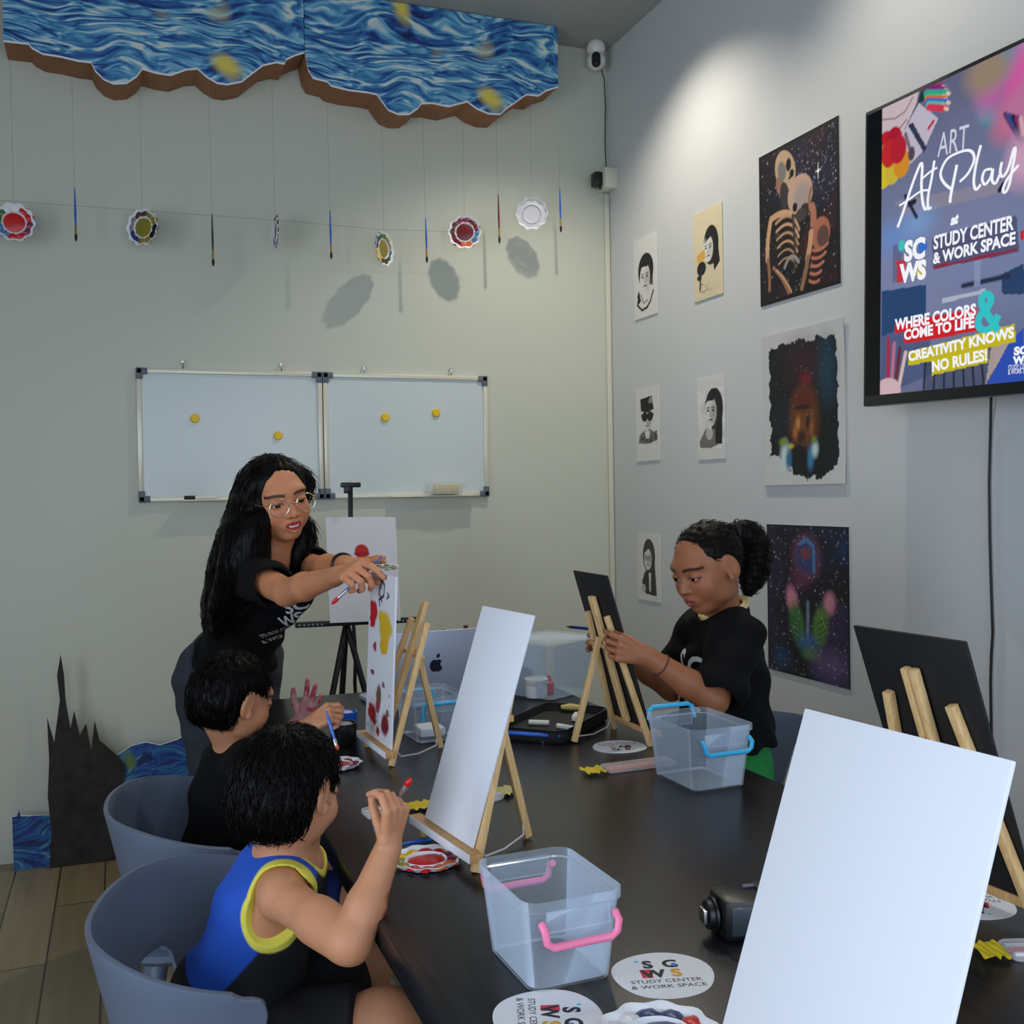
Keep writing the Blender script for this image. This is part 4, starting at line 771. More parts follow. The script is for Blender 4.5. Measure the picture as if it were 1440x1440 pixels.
# ================================================================== STORAGE BOXES
def rr(w, d, r, n=6):
    out = []
    for sx, sy, a0_ in ((1, 1, 0), (-1, 1, PI/2), (-1, -1, PI), (1, -1, 3*PI/2)):
        for i in range(n+1): a = a0_+PI/2*i/n; out.append((sx*(w/2-r)+r*math.cos(a), sy*(d/2-r)+r*math.sin(a)))
    return out
def loft(mb, rings):
    n = len(rings[0]); vs = [p for R_ in rings for p in R_]; k = len(rings)
    fs = [[a*n+i, a*n+(i+1) % n, (a+1)*n+(i+1) % n, (a+1)*n+i] for a in range(k-1) for i in range(n)]+[list(range(n))[::-1], [(k-1)*n+i for i in range(n)]]
    mb.add(vs, fs); return mb
def storage_box(label, loc, rz, hm, s=1.0, far_up=False, cap_up=False, W=.128, D=.168, H=.110, handles=True, name='storage_box'):
    t = thing(name, label, 'storage box', loc, (0, 0, rz), 'clear boxes with swing handles' if handles else None)
    W, D, H = W*s, D*s, H*s; th = .0022
    R = lambda w, d, r, z: [(x, y, z) for x, y in rr(w, d, r)]
    b0 = .82
    rings = [R(W*b0-.01, D*b0-.01, .014, 0), R(W*b0, D*b0, .018, .004), R(W*.955, D*.955, .02, H-.012), R(W*1.0, D*1.0, .022, H-.011), R(W*1.0, D*1.0, .022, H), R(W*.965, D*.965, .020, H), R(W*.945, D*.945, .019, H-.012), R(W*b0-.004, D*b0-.004, .016, .006), R(W*b0-.014, D*b0-.014, .012, .003)]
    loft(MB(), rings).build('body', 'clear', t)
    if handles:
        for sy in (-1, 1):
            up = far_up and sy == 1
            y = sy*(D/2+.002); w2 = W*.36; z1 = H-.006
            # folded lug plate under the rim
            MB().box((0, sy*(D/2*.985+.003), H-.022), (W*.62, .005, .024), .001).build('lug_plate', 'clear', t)
            zz = z1-.040 if not up else z1+.012
            yo = sy*.010
            if cap_up: yo = sy*.006; zz = z1-.008
            pts = [(-w2, y+yo, z1-.044), (-w2, y+yo, zz-.008), (-w2+.008, y+yo, zz), (w2-.008, y+yo, zz), (w2, y+yo, zz-.008), (w2, y+yo, z1-.044)] if cap_up else [(-w2, y, z1-.016), (-w2, y+yo, z1-.022 if not up else z1), (-w2+.002, y+yo, zz+.006 if not up else zz-.006), (-w2+.010, y+yo, zz), (w2-.010, y+yo, zz), (w2-.002, y+yo, zz+.006 if not up else zz-.006), (w2, y+yo, z1-.022 if not up else z1), (w2, y, z1-.016)]
            MB().tube(pts, .0046, 10).build('handle', hm, t)
    return t
storage_box('empty clear box with pink handles on the near table edge', (.475, 1.165, TZ), .03, 'pink')
storage_box('empty clear box with sky blue handles in front of the girl', (1.055, 1.790, TZ), .02, 'blue_h', 1.12, True)
storage_box('clear box with sky blue handle behind the paint-splattered canvas', (.672, 2.37, TZ), .06, 'blue_h', 1.0, False, True)
tag(MB().box((.672, 2.37, TZ+.018), (.06, .07, .02), .004).build('tissue_pack', 'paper'), 'white folded pack lying inside the clear box behind the splattered canvas', 'tissue')
bx_ = storage_box('large clear lidded bin at the far right end of the table', (1.135, 2.74, TZ), .5, None, 1, False,   False, .235, .20, .155, False, 'clear_bin')
MB().box((0, 0, .159), (.238, .203, .008), .004).build('lid', 'clear', bx_)
t = thing('jar', 'white round jar inside the large clear bin', 'jar', (1.075, 2.695, TZ+.0045)); MB().lathe([(0, 0), (.03, 0), (.031, .03), (.028, .036)], 24).build('body', 'paper', t); MB().lathe([(.033, .036), (.034, .038), (.034, .05), (.03, .053), (0, .053)], 24).build('lid', 'white_pl', t)
t = MB().lathe([(0, 0), (.014, .0), (.015, .03), (.008, .036), (.006, .05), (0, .05)], 16).build('paint_bottle', mat('red_bottle', rgb(220, 60, 60), .3)); t.location = (1.125, 2.725, TZ+.0045); tag(t, 'small red paint bottle inside the large clear bin', 'paint')
t = MB().box((0, 0, .035), (.05, .05, .07), .006).build('paint_bottle', mat('dark_bottle', rgb(50, 26, 28), .3)); t.location = (1.06, 2.77, TZ+.0045); tag(t, 'dark maroon block of paint bottles at the left inside the clear bin', 'paint')
# ================================================================== LAPTOP
M['lap'] = mat('anodised_silver', rgb(178, 188, 208), .42, metal=.35)
pl0 = at(545, 1000, 2, TZ); rz = .05
t = thing('laptop', 'open silver laptop turned away at the far end of the table', 'laptop', (.782, 2.70, TZ), (0, 0, rz))
MB().box((0, .105, .008), (.305, .212, .014), .005).build('base', 'lap', t)
tilt = Matrix.Rotation(math.radians(7), 4, 'X'); T = Matrix.Translation((0, -.004, .016)) @ tilt
lid_ = MB().box((0, 0, .0975), (.305, .006, .195), .0025, T=T).build('lid', 'lap', t)
MB().box((0, .0035, .0975), (.29, .001, .18), T=T).build('display', 'black_gl', lid_)
fruit = []
for i in range(40):
    a = 2*PI*i/40; x = .0185*math.cos(a); y = .0185*math.sin(a)*1.02; y -= .004*math.exp(-(x/.006)**2) if y > 0 else -.003*math.exp(-(x/.005)**2)
    d = math.hypot(x-.021, y-.003)
    if d < .010: k = .010/d; x, y = .021+(x-.021)*k, .003+(y-.003)*k
    fruit.append((x, y))
TL_ = T @ Matrix.Translation((-.0, -.0031, .100)) @ Matrix.Rotation(PI/2, 4, 'X')
MB().prism(fruit, 0, .0006, TL_).build('lid_emblem', mat('dark_emblem', rgb(30, 34, 46), .3), lid_, False)
lf = [(.001+.010*s_*.75+.004*math.sin(PI*s_)*k, .020+.013*s_-.003*math.sin(PI*s_)*k) for k, rng in ((1, np.linspace(0, 1, 8)), (-1, np.linspace(1, 0, 8))) for s_ in rng]
MB().prism(lf, 0, .0006, TL_).build('lid_emblem_leaf', M['dark_emblem'] if 'dark_emblem' in M else bpy.data.materials['dark_emblem'], lid_, False)
for px, top, mt_, lab in ((623, 885, 'black_pl', 'black marker standing upright behind the laptop'), (655, 879, 'brush_red', 'dark red capped marker standing upright behind the laptop')):
    p = at(px, 1000, 2, TZ); p = np.array([p[0]*1.08, 2.965, TZ]); zt = at(px, top, 1, 2.965)
    o = MB().lathe([(0, 0), (.0085, 0), (.0085, zt[2]-TZ-.028), (.0075, zt[2]-TZ-.027), (.0075, zt[2]-TZ-.001), (.005, zt[2]-TZ), (0, zt[2]-TZ)], 16).build('marker_pen', mt_); o.location = (zt[0], 2.965, TZ); tag(o, lab, 'marker')
# ================================================================== PAINT JARS, PALETTES
def jar(label, p, rim, paint, r=.030, h=.052):
    t = thing('paint_jar', label, 'paint jar', p, group='open paint jars')
    MB().lathe([(0, 0), (r*.9, 0), (r, .004), (r, h), (r*.92, h), (r*.92, .01), (0, .01)], 28).build('body', rim, t)
    mb = MB(); blob(mb, (0, 0, h-.008), r*.9, r*.9, .009, 0, 5); mb.build('paint', paint, t); return t
jar('black paint jar with greyish paint at the rim, beside the palm-painting boy', (.470, 2.375, TZ), 'black_pl', 'p_grey')
jar('blue paint jar standing behind the black paint jar', (.500, 2.50, TZ), 'brush_blue', 'p_lilac', .028)
for lab, loc, cols, R in (('scalloped white palette with red and olive paint beside the boy in blue', (.433, 1.558, TZ+.0025), ['red', 'yel', 'olive', 'red', 'ora', 'maroon'], .055),
                         ('white palette with red paint by the black paint jar', (.420, 2.19, TZ+.0025), ['red', 'red', 'white', 'maroon'], .050),
                         ('scalloped palette with blue and red paint cut by the bottom edge', (.512, .955, TZ+.0025), ['navy', 'white', 'red', 'sky', 'black', 'red'], .062)):
    t = thing('paint_palette', lab, 'palette', loc, (0, 0, .4), 'paint palettes on the table'); palette_plate(t, cols, R)
# ================================================================== ROUND PAPER CARDS
def card(label, loc, rz, r=.060, sx=1.0):
    t = thing('round_card', label, 'card', loc, (0, 0, rz), 'round white printed cards')
    out = [((r*sx+.002*math.sin(3*a))*math.cos(a), (r+.0022*math.sin(2*a+1))*math.sin(a)) for a in [2*PI*i/64 for i in range(64)]]
    dc = MB().prism(out, 0, .0007).build('paper_disc', 'paper', t, False)
    def tx(body, x, y, size, mt, bold=0, fit=None):
        vs, fs = text_geo(body, size, bold, 0, 'CENTER', fit=fit); MB().add(vs, fs, Matrix.Translation((x, y, .0009))).build('print', mt, dc, False)
    tx('S', -.0135, .018, .026, 'ink', .0012); tx('C', .0135, .018, .026, 'ink', .0012); tx('W', -.011, -.006, .026, 'ink', .0012); tx('S', .016, -.006, .026, 'gold_ink', .0012)
    MB().prism([(-.026, -.007), (-.013, -.007), (-.013, .0145), (-.026, .0145)], .0007, .0008).build('print', 'red_ink', dc, False)
    for x, y, q, c in ((-.025, .036, .0025, 'cyan_ink'), (.018, .024, .0035, 'blue_ink')): MB().prism([(x+q*math.cos(a), y+q*math.sin(a)) for a in [2*PI*i/16 for i in range(16)]], .0007, .0011).build('print', c, dc, False)
    tx('STUDY CENTER', 0, -.020, .0115, 'ink', 0, .084); tx('& WORK SPACE', 0, -.033, .0115, 'ink', 0, .088)
    return t
card('round white printed card right of the pink-handled box, text upright', (.588, 1.085, TZ), -.27)
card('round white printed card turned sideways in front of the pink-handled box', (.424, 1.045, TZ), -1.9, .062)
card("round white printed card under the girl's easel", (1.035, 2.10, TZ), 2.9, .06)
card('round white printed card under the right-edge easel', (1.075, 1.115, TZ), 2.4, .06)
# ================================================================== WRAPPED BRUSH PACKS, LOOSE BRUSHES
M['yfoil'] = mat('yellow_wrapper', rgb(214, 190, 40), .3); M['pfoil'] = mat('pale_yellow_wrapper', rgb(190, 180, 110), .4)
def pack(label, loc, rz, L=.16, head='yfoil', cols=('brush_or', 'ferrule_s', 'brush_or'), hl=.045, name='brush_pack'):
    t = thing(name, label, 'wrapper', loc, (0, 0, rz), 'wrapped brush packs'); r = random.Random(int(loc[0]*1000))
    nx, ny = 14, 6; vs = []
    for i in range(nx):
        for j in range(ny): vs.append((hl*i/(nx-1), (j/(ny-1)-.5)*(.046+.008*math.sin(i*1.3)), .003+.008*abs(math.sin(i*.9+j*.7))*r.uniform(.5, 1)))
    mb = MB().add(vs, [[i*ny+j, (i+1)*ny+j, (i+1)*ny+j+1, i*ny+j+1] for i in range(nx-1) for j in range(ny-1)]); o = mb.build('foil_header', head, t); o.modifiers.new('s', 'SOLIDIFY').thickness = .0006; o.modifiers.new('d', 'SUBSURF').levels = 1; o.modifiers['d'].render_levels = 2
    loft(MB(), [[(x+hl+L/2, y, z) for x, y in rr(L*a, .044*a, .006)] for a, z in ((.96, .0005), (1, .003), (1, .008), (.95, .0105))]).build('clear_sleeve', 'clear2', t)
    for k, c in enumerate(cols): MB().tube([(hl+.006, -.012+.012*k, .0055), (hl+L*.5, -.011+.012*k, .0055), (hl+L*.97, -.010+.012*k, .0055)], [.0030, .0036, .0020], 8).build('packed_brush', c, t)
    return t
pack('yellow-topped clear pack of brushes in front of the girl\'s easel', (.868, 1.925, TZ), .02)
pack('pale yellow wrapper lying behind the middle white canvas', (.700, 1.872, TZ), PI+.45, .10, 'pfoil', ('white_pl',), .05)
pack('yellow wrapper lying left of the middle easel', (.525, 1.840, TZ), PI+.1, .0801, 'yfoil', ('ferrule_s',), .05)
pack('yellow and white wrapper with red print at the right picture edge', (.962, .985, TZ), -.35, .14, 'yfoil', ('p_white', 'red_ink', 'p_white'), .035)
def lay_brush(name, label, a, d, L, handle, tip, r=.0038, fer='ferrule_s', group=None):
    d = Vector(d).normalized(); x_ = Vector((0, 0, 1)); x_ = (x_-d*x_.dot(d)).normalized() if abs(d.z) < .95 else Vector((1, 0, 0)); y_ = d.cross(x_).normalized(); x_ = y_.cross(d)
    t = thing(name, label, 'paintbrush', a, R=frame(x_, y_, d), group=group); return brush_geo(t, L, handle, r, tip, fer)
lay_brush('paintbrush', 'blue paintbrush lying on the table behind the middle easel leg', (.39, 1.640, TZ+.005), (1, .12, 0), .17, 'brush_blue', 'bristle')
# ================================================================== PENCIL CASE
t = thing('pencil_case', 'open black zip pencil case beside the girl\'s easel', 'pencil case', (.975, 2.33, TZ), (0, 0, .75))
R = lambda w, d, r, z: [(x, y, z) for x, y in rr(w, d, r)]
loft(MB(), [R(.29, .17, .03, 0), R(.30, .18, .035, .006), R(.30, .18, .035, .026), R(.285, .165, .03, .028), R(.28, .16, .03, .012), R(.26, .14, .02, .010)]).build('shell', mat('black_nylon', rgb(15, 15, 17), .75, bump=.3, bscale=600), t)
MB().tube([(x*.99, y*.99, .0285) for x, y in rr(.298, .178, .034)], .0022, 6, closed=True).build('zipper', 'black_gl', t)
MB().tube([(-.153, .05, .018), (-.155, -.02, .02), (-.14, -.075, .018), (-.08, -.092, .018)], .0045, 8).build('blue_trim', 'brush_blue', t)
zc = TZ+.012
def lie(name, label, p0, p1, r, mt, cat, z=0):
    a = at(*p0, 2, TZ+.022); c = at(*p1, 2, TZ+.022); a[2] = c[2] = zc+r+z
    return tag(MB().tube([a, c], r, 12).build(name, mt), label, cat)
lie('marker_pen', 'white marker at the left in the open pencil case', (744, 1013), (772, 1014), .006, 'white_pl', 'marker')
lie('marker_pen', 'white marker at the right in the open pencil case', (784, 1018), (809, 1022), .006, 'white_pl', 'marker')
p = at(812, 1006, 2, TZ+.022); o = MB().box((0, 0, .0075), (.05, .022, .014), .003).build('eraser', 'white_pl'); o.location = (p[0], p[1], zc); o.rotation_euler = (0, 0, 1.0); tag(o, 'white block eraser in the open pencil case', 'eraser')
a = at(789, 996, 2, TZ+.02); c = at(818, 997, 2, TZ+.02); a[2] = c[2] = zc+.011
tag(MB().tube([a, (a+c)/2+np.array([0, .004, .001]), c], [.005, .009, .006], 12).build('sharpener_tool', mat('yellow_tool', rgb(214, 190, 110), .5)), 'pale yellow tool at the back of the open pencil case', 'tool')
a = at(752, 1036, 2, TZ+.005); c = at(764, 1042, 2, TZ+.005); a[2] = c[2] = TZ+.004
tag(MB().tube([a+(a-c)*3, a, c], .0036, 10).build('pen', 'steel'), 'silver pen lying on the table in front of the pencil case', 'pen')
# ================================================================== FLASH UNIT
t = thing('camera_flash', 'black camera flash unit lying beside the largest white canvas', 'flash', (.722, 1.152, TZ), (0, 0, -.18))
fb = MB().box((.012, 0, .028), (.062, .060, .052), .008).build('body', 'black_pl', t)
MB().box((.070, -.004, .030), (.070, .066, .056), .008).build('flash_head', 'black_pl', t)
MB().box((.012, -.0305, .028), (.044, .002, .036), .0008).build('rear_panel', mat('dark_lcd', rgb(46, 54, 62), .2), fb)
MB().lathe([(.0, 0), (.018, 0), (.018, .006), (.022, .007), (.022, .010), (.015, .012), (.0, .012)], 24, Matrix.Translation((-.032, 0, .028)) @ Matrix.Rotation(PI/2, 4, 'Y')).build('lock_ring', 'black_pl', t)
MB().box((-.036, 0, .028), (.006, .019, .018), .001).build('shoe_foot', 'steel', t)
MB().box((.03, .012, .056), (.016, .004, .004), .001).build('release_button', 'grey_pl', fb)
# ================================================================== FIELD EASEL BY THE BACK WALL
yE = 3.72; cE = at(493, 875, 1, yE)
t = thing('tripod_easel', 'black metal tripod easel by the back wall holding a white canvas', 'easel', (cE[0], yE, 0))
X = lambda px, py, dy=0: Vector(at(px, py, 1, yE+dy))-Vector((cE[0], yE, 0))
MB().bar(X(494, 876), X(492.5, 684), .016, .016, .002).build('mast', 'black_mt', t)
mb = MB(); mb.box(X(492, 682)+Vector((0, -.012, 0)), (.07, .03, .018), .004); mb.box(X(487, 688)+Vector((0, -.02, 0)), (.025, .02, .03), .003); mb.build('top_clamp', 'black_pl', t)
mb = MB(); mb.bar(X(415, 879, -.03), X(588, 871, -.03), .03, .018, .002, (0, 0, 1)); mb.build('ledge_bar', 'black_mt', t)
for i in range(13):
    f = (.03+i*.035) if i < 6 else .80+(i-6)*.032
    if f > .98: continue
    p = X(415, 879, -.03).lerp(X(588, 871, -.03), f); MB().lathe([(0, 0), (.0045, 0), (.0045, .0008), (0, .0008)], 10, Matrix.Translation(p+Vector((0, -.0155, 0))) @ Matrix.Rotation(PI/2, 4, 'X')).build('hole_dot', 'steel', t)
for q in ((455, 1040, -.18), (476, 1060, .05), (535, 1050, -.16)):
    d = X(q[0], q[1], q[2])-X(487, 876); e = X(487, 876)+d*((-X(487, 876).z)/d.z)
    l_ = MB().tube([X(487, 876), X(487, 876)+(e-X(487, 876))*.45], .011, 10).tube([X(487, 876)+(e-X(487, 876))*.42, e], .008, 10).build('leg', 'black_mt', t)
    k = X(487, 876)+(e-X(487, 876))*.42; MB().box(k, (.032, .03, .035), .004).build('leg_clamp', 'black_pl', l_)
MB().tube([X(497, 878, -.03), X(500, 920, -.03), X(499, 960, -.03), X(501, 1000, -.03)], .007, 6).build('strap', 'black_pl', t)
TLc, TRc, BLc, BRc = at(457, 727, 1, yE-.01), at(556, 727, 1, yE-.01), at(464, 876, 1, yE-.065), at(563, 872, 1, yE-.065)
P = Paint(1, 1.5, 100, 150, (214, 214, 220)); P.ell(.49, 1.0, .10, .105, (190, 16, 24)); P.stroke([(.40, .97), (.58, .97)], .05, (150, 14, 22), .6)
o = sheet('canvas_board', P, BLc, (TRc-TLc+BRc-BLc)/2, (TLc-BLc+TRc-BRc)/2, 'poster', .006, None, (214, 214, 220))
tag(o, 'white canvas with one red circle on the black tripod easel', 'canvas')
# ================================================================== IMPLICIT BODIES
VOX = 1.0      # global coarseness
class Fr:
    """local frame: x right, y forward, z up"""
    def __init__(s, o, f, u, sc=1.0):
        s.o = np.array(o, float); y = np.array(f, float); y = y/np.linalg.norm(y); u = np.array(u, float); z = u-y*(u@y); z = z/np.linalg.norm(z)
        s.R = np.stack([np.cross(y, z), y, z], 1); s.s = sc
    def p(s, *a): return s.o+s.R @ (np.array(a, float)*s.s)
    def loc(s, P): return ((P-s.o) @ s.R)/s.s
    def m4(s): M_ = np.eye(4); M_[:3, :3] = s.R; M_[:3, 3] = s.o; return Matrix(M_.tolist())
class Field:
    def __init__(s): s.q = []
    def _add(s, fn, lo, hi, k, op): s.q.append((fn, np.array(lo), np.array(hi), k, op)); return s
    def cap(s, a, b, r1, r2=None, k=.01, op='u'):
        a = np.array(a, float); b = np.array(b, float); r2 = r1 if r2 is None else r2; d = b-a; L = d@d+1e-12; R = max(r1, r2)
        def fn(X, Y, Z):
            t = np.clip(((X-a[0])*d[0]+(Y-a[1])*d[1]+(Z-a[2])*d[2])/L, 0, 1)
            return np.sqrt((X-a[0]-t*d[0])**2+(Y-a[1]-t*d[1])**2+(Z-a[2]-t*d[2])**2)-(r1+(r2-r1)*t)
        return s._add(fn, np.minimum(a, b)-R, np.maximum(a, b)+R, k, op)
    def chain(s, pts, rs, k=.01, op='u'):
        for i in range(len(pts)-1): s.cap(pts[i], pts[i+1], rs[i], rs[i+1], k, op)
        return s
    def strand(s, pts, rs, k=.01, op='u'):
        p = [np.array(q, float) for q in pts]; N = len(p); P_ = []; R_ = []
        for i in range(N-1):
            a, b_, c, d = p[max(i-1, 0)], p[i], p[i+1], p[min(i+2, N-1)]
            for t in (0, .2, .4, .6, .8): P_.append(.5*(2*b_+(c-a)*t+(2*a-5*b_+4*c-d)*t*t+(3*b_-a-3*c+d)*t**3)); w = t*t*(3-2*t); R_.append(rs[i]*(1-w)+rs[i+1]*w)
        return s.chain(P_+[p[-1]], R_+[rs[-1]], k, op)
    def ell(s, fr, c, r, k=.01, op='u', rot=None):
        c = fr.p(*c); r = np.array(r, float)*fr.s; R = fr.R if rot is None else fr.R @ np.array(rot.to_3x3()); m = max(r)
        ext = np.sqrt(((R*r)**2).sum(1))
        def fn(X, Y, Z):
            x, y, z = X-c[0], Y-c[1], Z-c[2]
            l = [(x*R[0, i]+y*R[1, i]+z*R[2, i])/r[i] for i in range(3)]
            k0 = np.sqrt(l[0]**2+l[1]**2+l[2]**2); k1 = np.sqrt((l[0]/r[0])**2+(l[1]/r[1])**2+(l[2]/r[2])**2)+1e-9
            return k0*(k0-1)/k1
        return s._add(fn, c-ext, c+ext, k, op)
    def plane(s, p, n, k=.004, op='i'):
        """keep the side the normal points away from"""
        p = np.array(p, float); n = np.array(n, float); n = n/np.linalg.norm(n)
        return s._add(lambda X, Y, Z: (X-p[0])*n[0]+(Y-p[1])*n[1]+(Z-p[2])*n[2], [-9]*3, [9]*3, k, op)
    def noise(s, fn): s.q.append((fn, None, None, 0, 'd')); return s
    def bounds(s):
        b = [(l, h) for f, l, h, k, o in s.q if o == 'u']; return np.min([x[0] for x in b], 0), np.max([x[1] for x in b], 0)
    def grid(s, lo, hi, v):
        ax = [np.arange(lo[i], hi[i]+v, v, dtype=np.float32) for i in range(3)]; F = np.full([len(a) for a in ax], 1.0, np.float32)
        for fn, l, h, k, op in s.q:
            if op == 'd':
                X, Y, Z = np.meshgrid(*ax, indexing='ij', sparse=True); F += fn(X, Y, Z).astype(np.float32); continue
            e = k+3*v; i0 = [max(0, int(np.searchsorted(ax[i], l[i]-e))) for i in range(3)]; i1 = [int(np.searchsorted(ax[i], h[i]+e)) for i in range(3)]
            if any(b_ <= a_ for a_, b_ in zip(i0, i1)): continue
            sl = tuple(slice(a_, b_) for a_, b_ in zip(i0, i1)); X, Y, Z = np.meshgrid(*[ax[i][sl[i]] for i in range(3)], indexing='ij', sparse=True)
            D = fn(X, Y, Z).astype(np.float32); G = F[sl]; k = max(k, 1e-5)
            if op == 'u': hh_ = np.maximum(k-np.abs(G-D), 0)/k; F[sl] = np.minimum(G, D)-hh_*hh_*k*.25
            elif op == 's': D = -D; hh_ = np.maximum(k-np.abs(G-D), 0)/k; F[sl] = np.maximum(G, D)+hh_*hh_*k*.25
            elif op == 'i': hh_ = np.maximum(k-np.abs(G-D), 0)/k; F[sl] = np.maximum(G, D)+hh_*hh_*k*.25
        return ax, F
    def mesh(s, v, fine=(), pad=.012):
        lo, hi = s.bounds(); A = [(lo-pad, hi+pad, v*VOX, True)]+[(np.array(l), np.array(h), w*VOX, False) for l, h, w in fine]
        VS, FS, o = [], [], 0
        for l, h, w, main in A:
            ax, F = s.grid(l, h, w); P, Q = nets(ax, F, w)
            if not len(Q): continue
            if main and fine:
                c = P[Q].mean(1); keep = np.ones(len(Q), bool)
                for l2, h2, w2 in fine: keep &= ~np.all((c > np.array(l2)+1.2*w+2*w2*VOX) & (c < np.array(h2)-1.2*w-2*w2*VOX), 1)
                Q = Q[keep]; u, inv = np.unique(Q, return_inverse=True); P = P[u]; Q = inv.reshape(-1, 4)
            VS.append(P); FS.append(Q+o); o += len(P)
        return np.concatenate(VS), np.concatenate(FS)
def nets(ax, F, v):
    S = F < 0; nx, ny, nz = F.shape
    cnt = np.zeros((nx-1, ny-1, nz-1), np.uint8)
    for a in (0, 1):
        for b_ in (0, 1):
            for c in (0, 1): cnt += S[a:nx-1+a, b_:ny-1+b_, c:nz-1+c]
    I = np.argwhere((cnt > 0) & (cnt < 8)); n = len(I)
    if n == 0: return np.zeros((0, 3)), np.zeros((0, 4), int)
    del cnt
    C = np.stack([F[I[:, 0]+a, I[:, 1]+b_, I[:, 2]+c] for a in (0, 1) for b_ in (0, 1) for c in (0, 1)], 1)
    off = np.array([(a, b_, c) for a in (0, 1) for b_ in (0, 1) for c in (0, 1)], float)
    acc = np.zeros((n, 3)); k = np.zeros(n)
    for i in range(8):
        for j in range(i+1, 8):
            if np.abs(off[i]-off[j]).sum() != 1: continue
            m_ = (C[:, i] < 0) != (C[:, j] < 0); t = np.where(m_, C[:, i]/(C[:, i]-C[:, j]+1e-12), 0)
            acc += m_[:, None]*(off[i]+t[:, None]*(off[j]-off[i])); k += m_
    P = (I+acc/k[:, None])*v+np.array([ax[0][0], ax[1][0], ax[2][0]])
    idm = np.full((nx-1, ny-1, nz-1), -1, np.int32); idm[I[:, 0], I[:, 1], I[:, 2]] = np.arange(n)
    Q = []
    for d in range(3):
        e = [0, 0, 0]; e[d] = 1; s0 = tuple(slice(0, F.shape[i]-e[i]) for i in range(3)); s1 = tuple(slice(e[i], None) for i in range(3))
        E = np.argwhere(S[s0] != S[s1]); a_, b_ = [(1, 2), (2, 0), (0, 1)][d]
        E = E[(E[:, a_] > 0) & (E[:, b_] > 0) & (E[:, a_] < F.shape[a_]-1) & (E[:, b_] < F.shape[b_]-1)]
        ins = S[E[:, 0], E[:, 1], E[:, 2]]; g = []
        for da, db in ((-1, -1), (0, -1), (0, 0), (-1, 0)):
            T_ = E.copy(); T_[:, a_] += da; T_[:, b_] += db; g.append(idm[T_[:, 0], T_[:, 1], T_[:, 2]])
        q = np.stack(g, 1); q[~ins] = q[~ins][:, ::-1]; Q.append(q)
    Q = np.concatenate(Q); return P, Q[(Q >= 0).all(1)]
def sphere_obj(name, c, r, m_, parent, colfn=None, n=24):
    bm = bmesh.new(); bmesh.ops.create_uvsphere(bm, u_segments=n, v_segments=n//2, radius=r); me_ = MB().bm(bm, Matrix.Translation(Vector(c))); return me_.build(name, m_, parent)
M['skin'] = mat_vcol('skin', .5, sss=.12, bump=.06, bscale=350)
def mat_hair(name, c, rough=.38):
    m, nt, b = new_mat(name); b.inputs['Base Color'].default_value = (*c, 1); b.inputs['Roughness'].default_value = rough; b.inputs['Specular IOR Level'].default_value = .12
    tc = nt.nodes.new('ShaderNodeTexCoord'); mp = nt.nodes.new('ShaderNodeMapping'); mp.inputs['Scale'].default_value = (260, 260, 18); n = nt.nodes.new('ShaderNodeTexNoise'); n.inputs['Scale'].default_value = 1; n.inputs['Detail'].default_value = 4
    bp = nt.nodes.new('ShaderNodeBump'); bp.inputs['Strength'].default_value = .5; bp.inputs['Distance'].default_value = .004
    nt.links.new(tc.outputs['Object'], mp.inputs[0]); nt.links.new(mp.outputs[0], n.inputs[0]); nt.links.new(n.outputs[0], bp.inputs['Height']); nt.links.new(bp.outputs[0], b.inputs['Normal']); return m
M['hair'] = mat_hair('black_hair', rgb(6, 5, 5)); M['hair_b'] = mat_hair('dark_brown_hair', rgb(16, 11, 10))
M['tee'] = mat('black_cotton', rgb(11, 11, 13), .9, spec=.2, bump=.25, bscale=500)
M['jeans'] = mat('dark_denim', rgb(44, 50, 60), .85, bump=.3, bscale=700, var=.15, vscale=30)
M['green_cloth'] = mat('green_shorts', rgb(22, 140, 62), .8, bump=.2, bscale=500); M['blue_cloth'] = mat('navy_blue_shorts', rgb(20, 40, 110), .8, bump=.2, bscale=500); M['black_cloth'] = mat('black_shorts', rgb(16, 16, 20), .8, bump=.2, bscale=500)
M['jersey'] = mat_vcol('jersey_fabric', .75, bump=.2, bscale=600); M['cream_cloth'] = mat('cream_collar', rgb(226, 200, 140), .8); M['glassrim'] = mat('gold_wire', rgb(222, 208, 176), .25, metal=.9)
M['shoe'] = mat('dark_shoe', rgb(40, 40, 44), .7); M['lens'] = mat_clear('lens', (1, 1, 1), .05, .03)
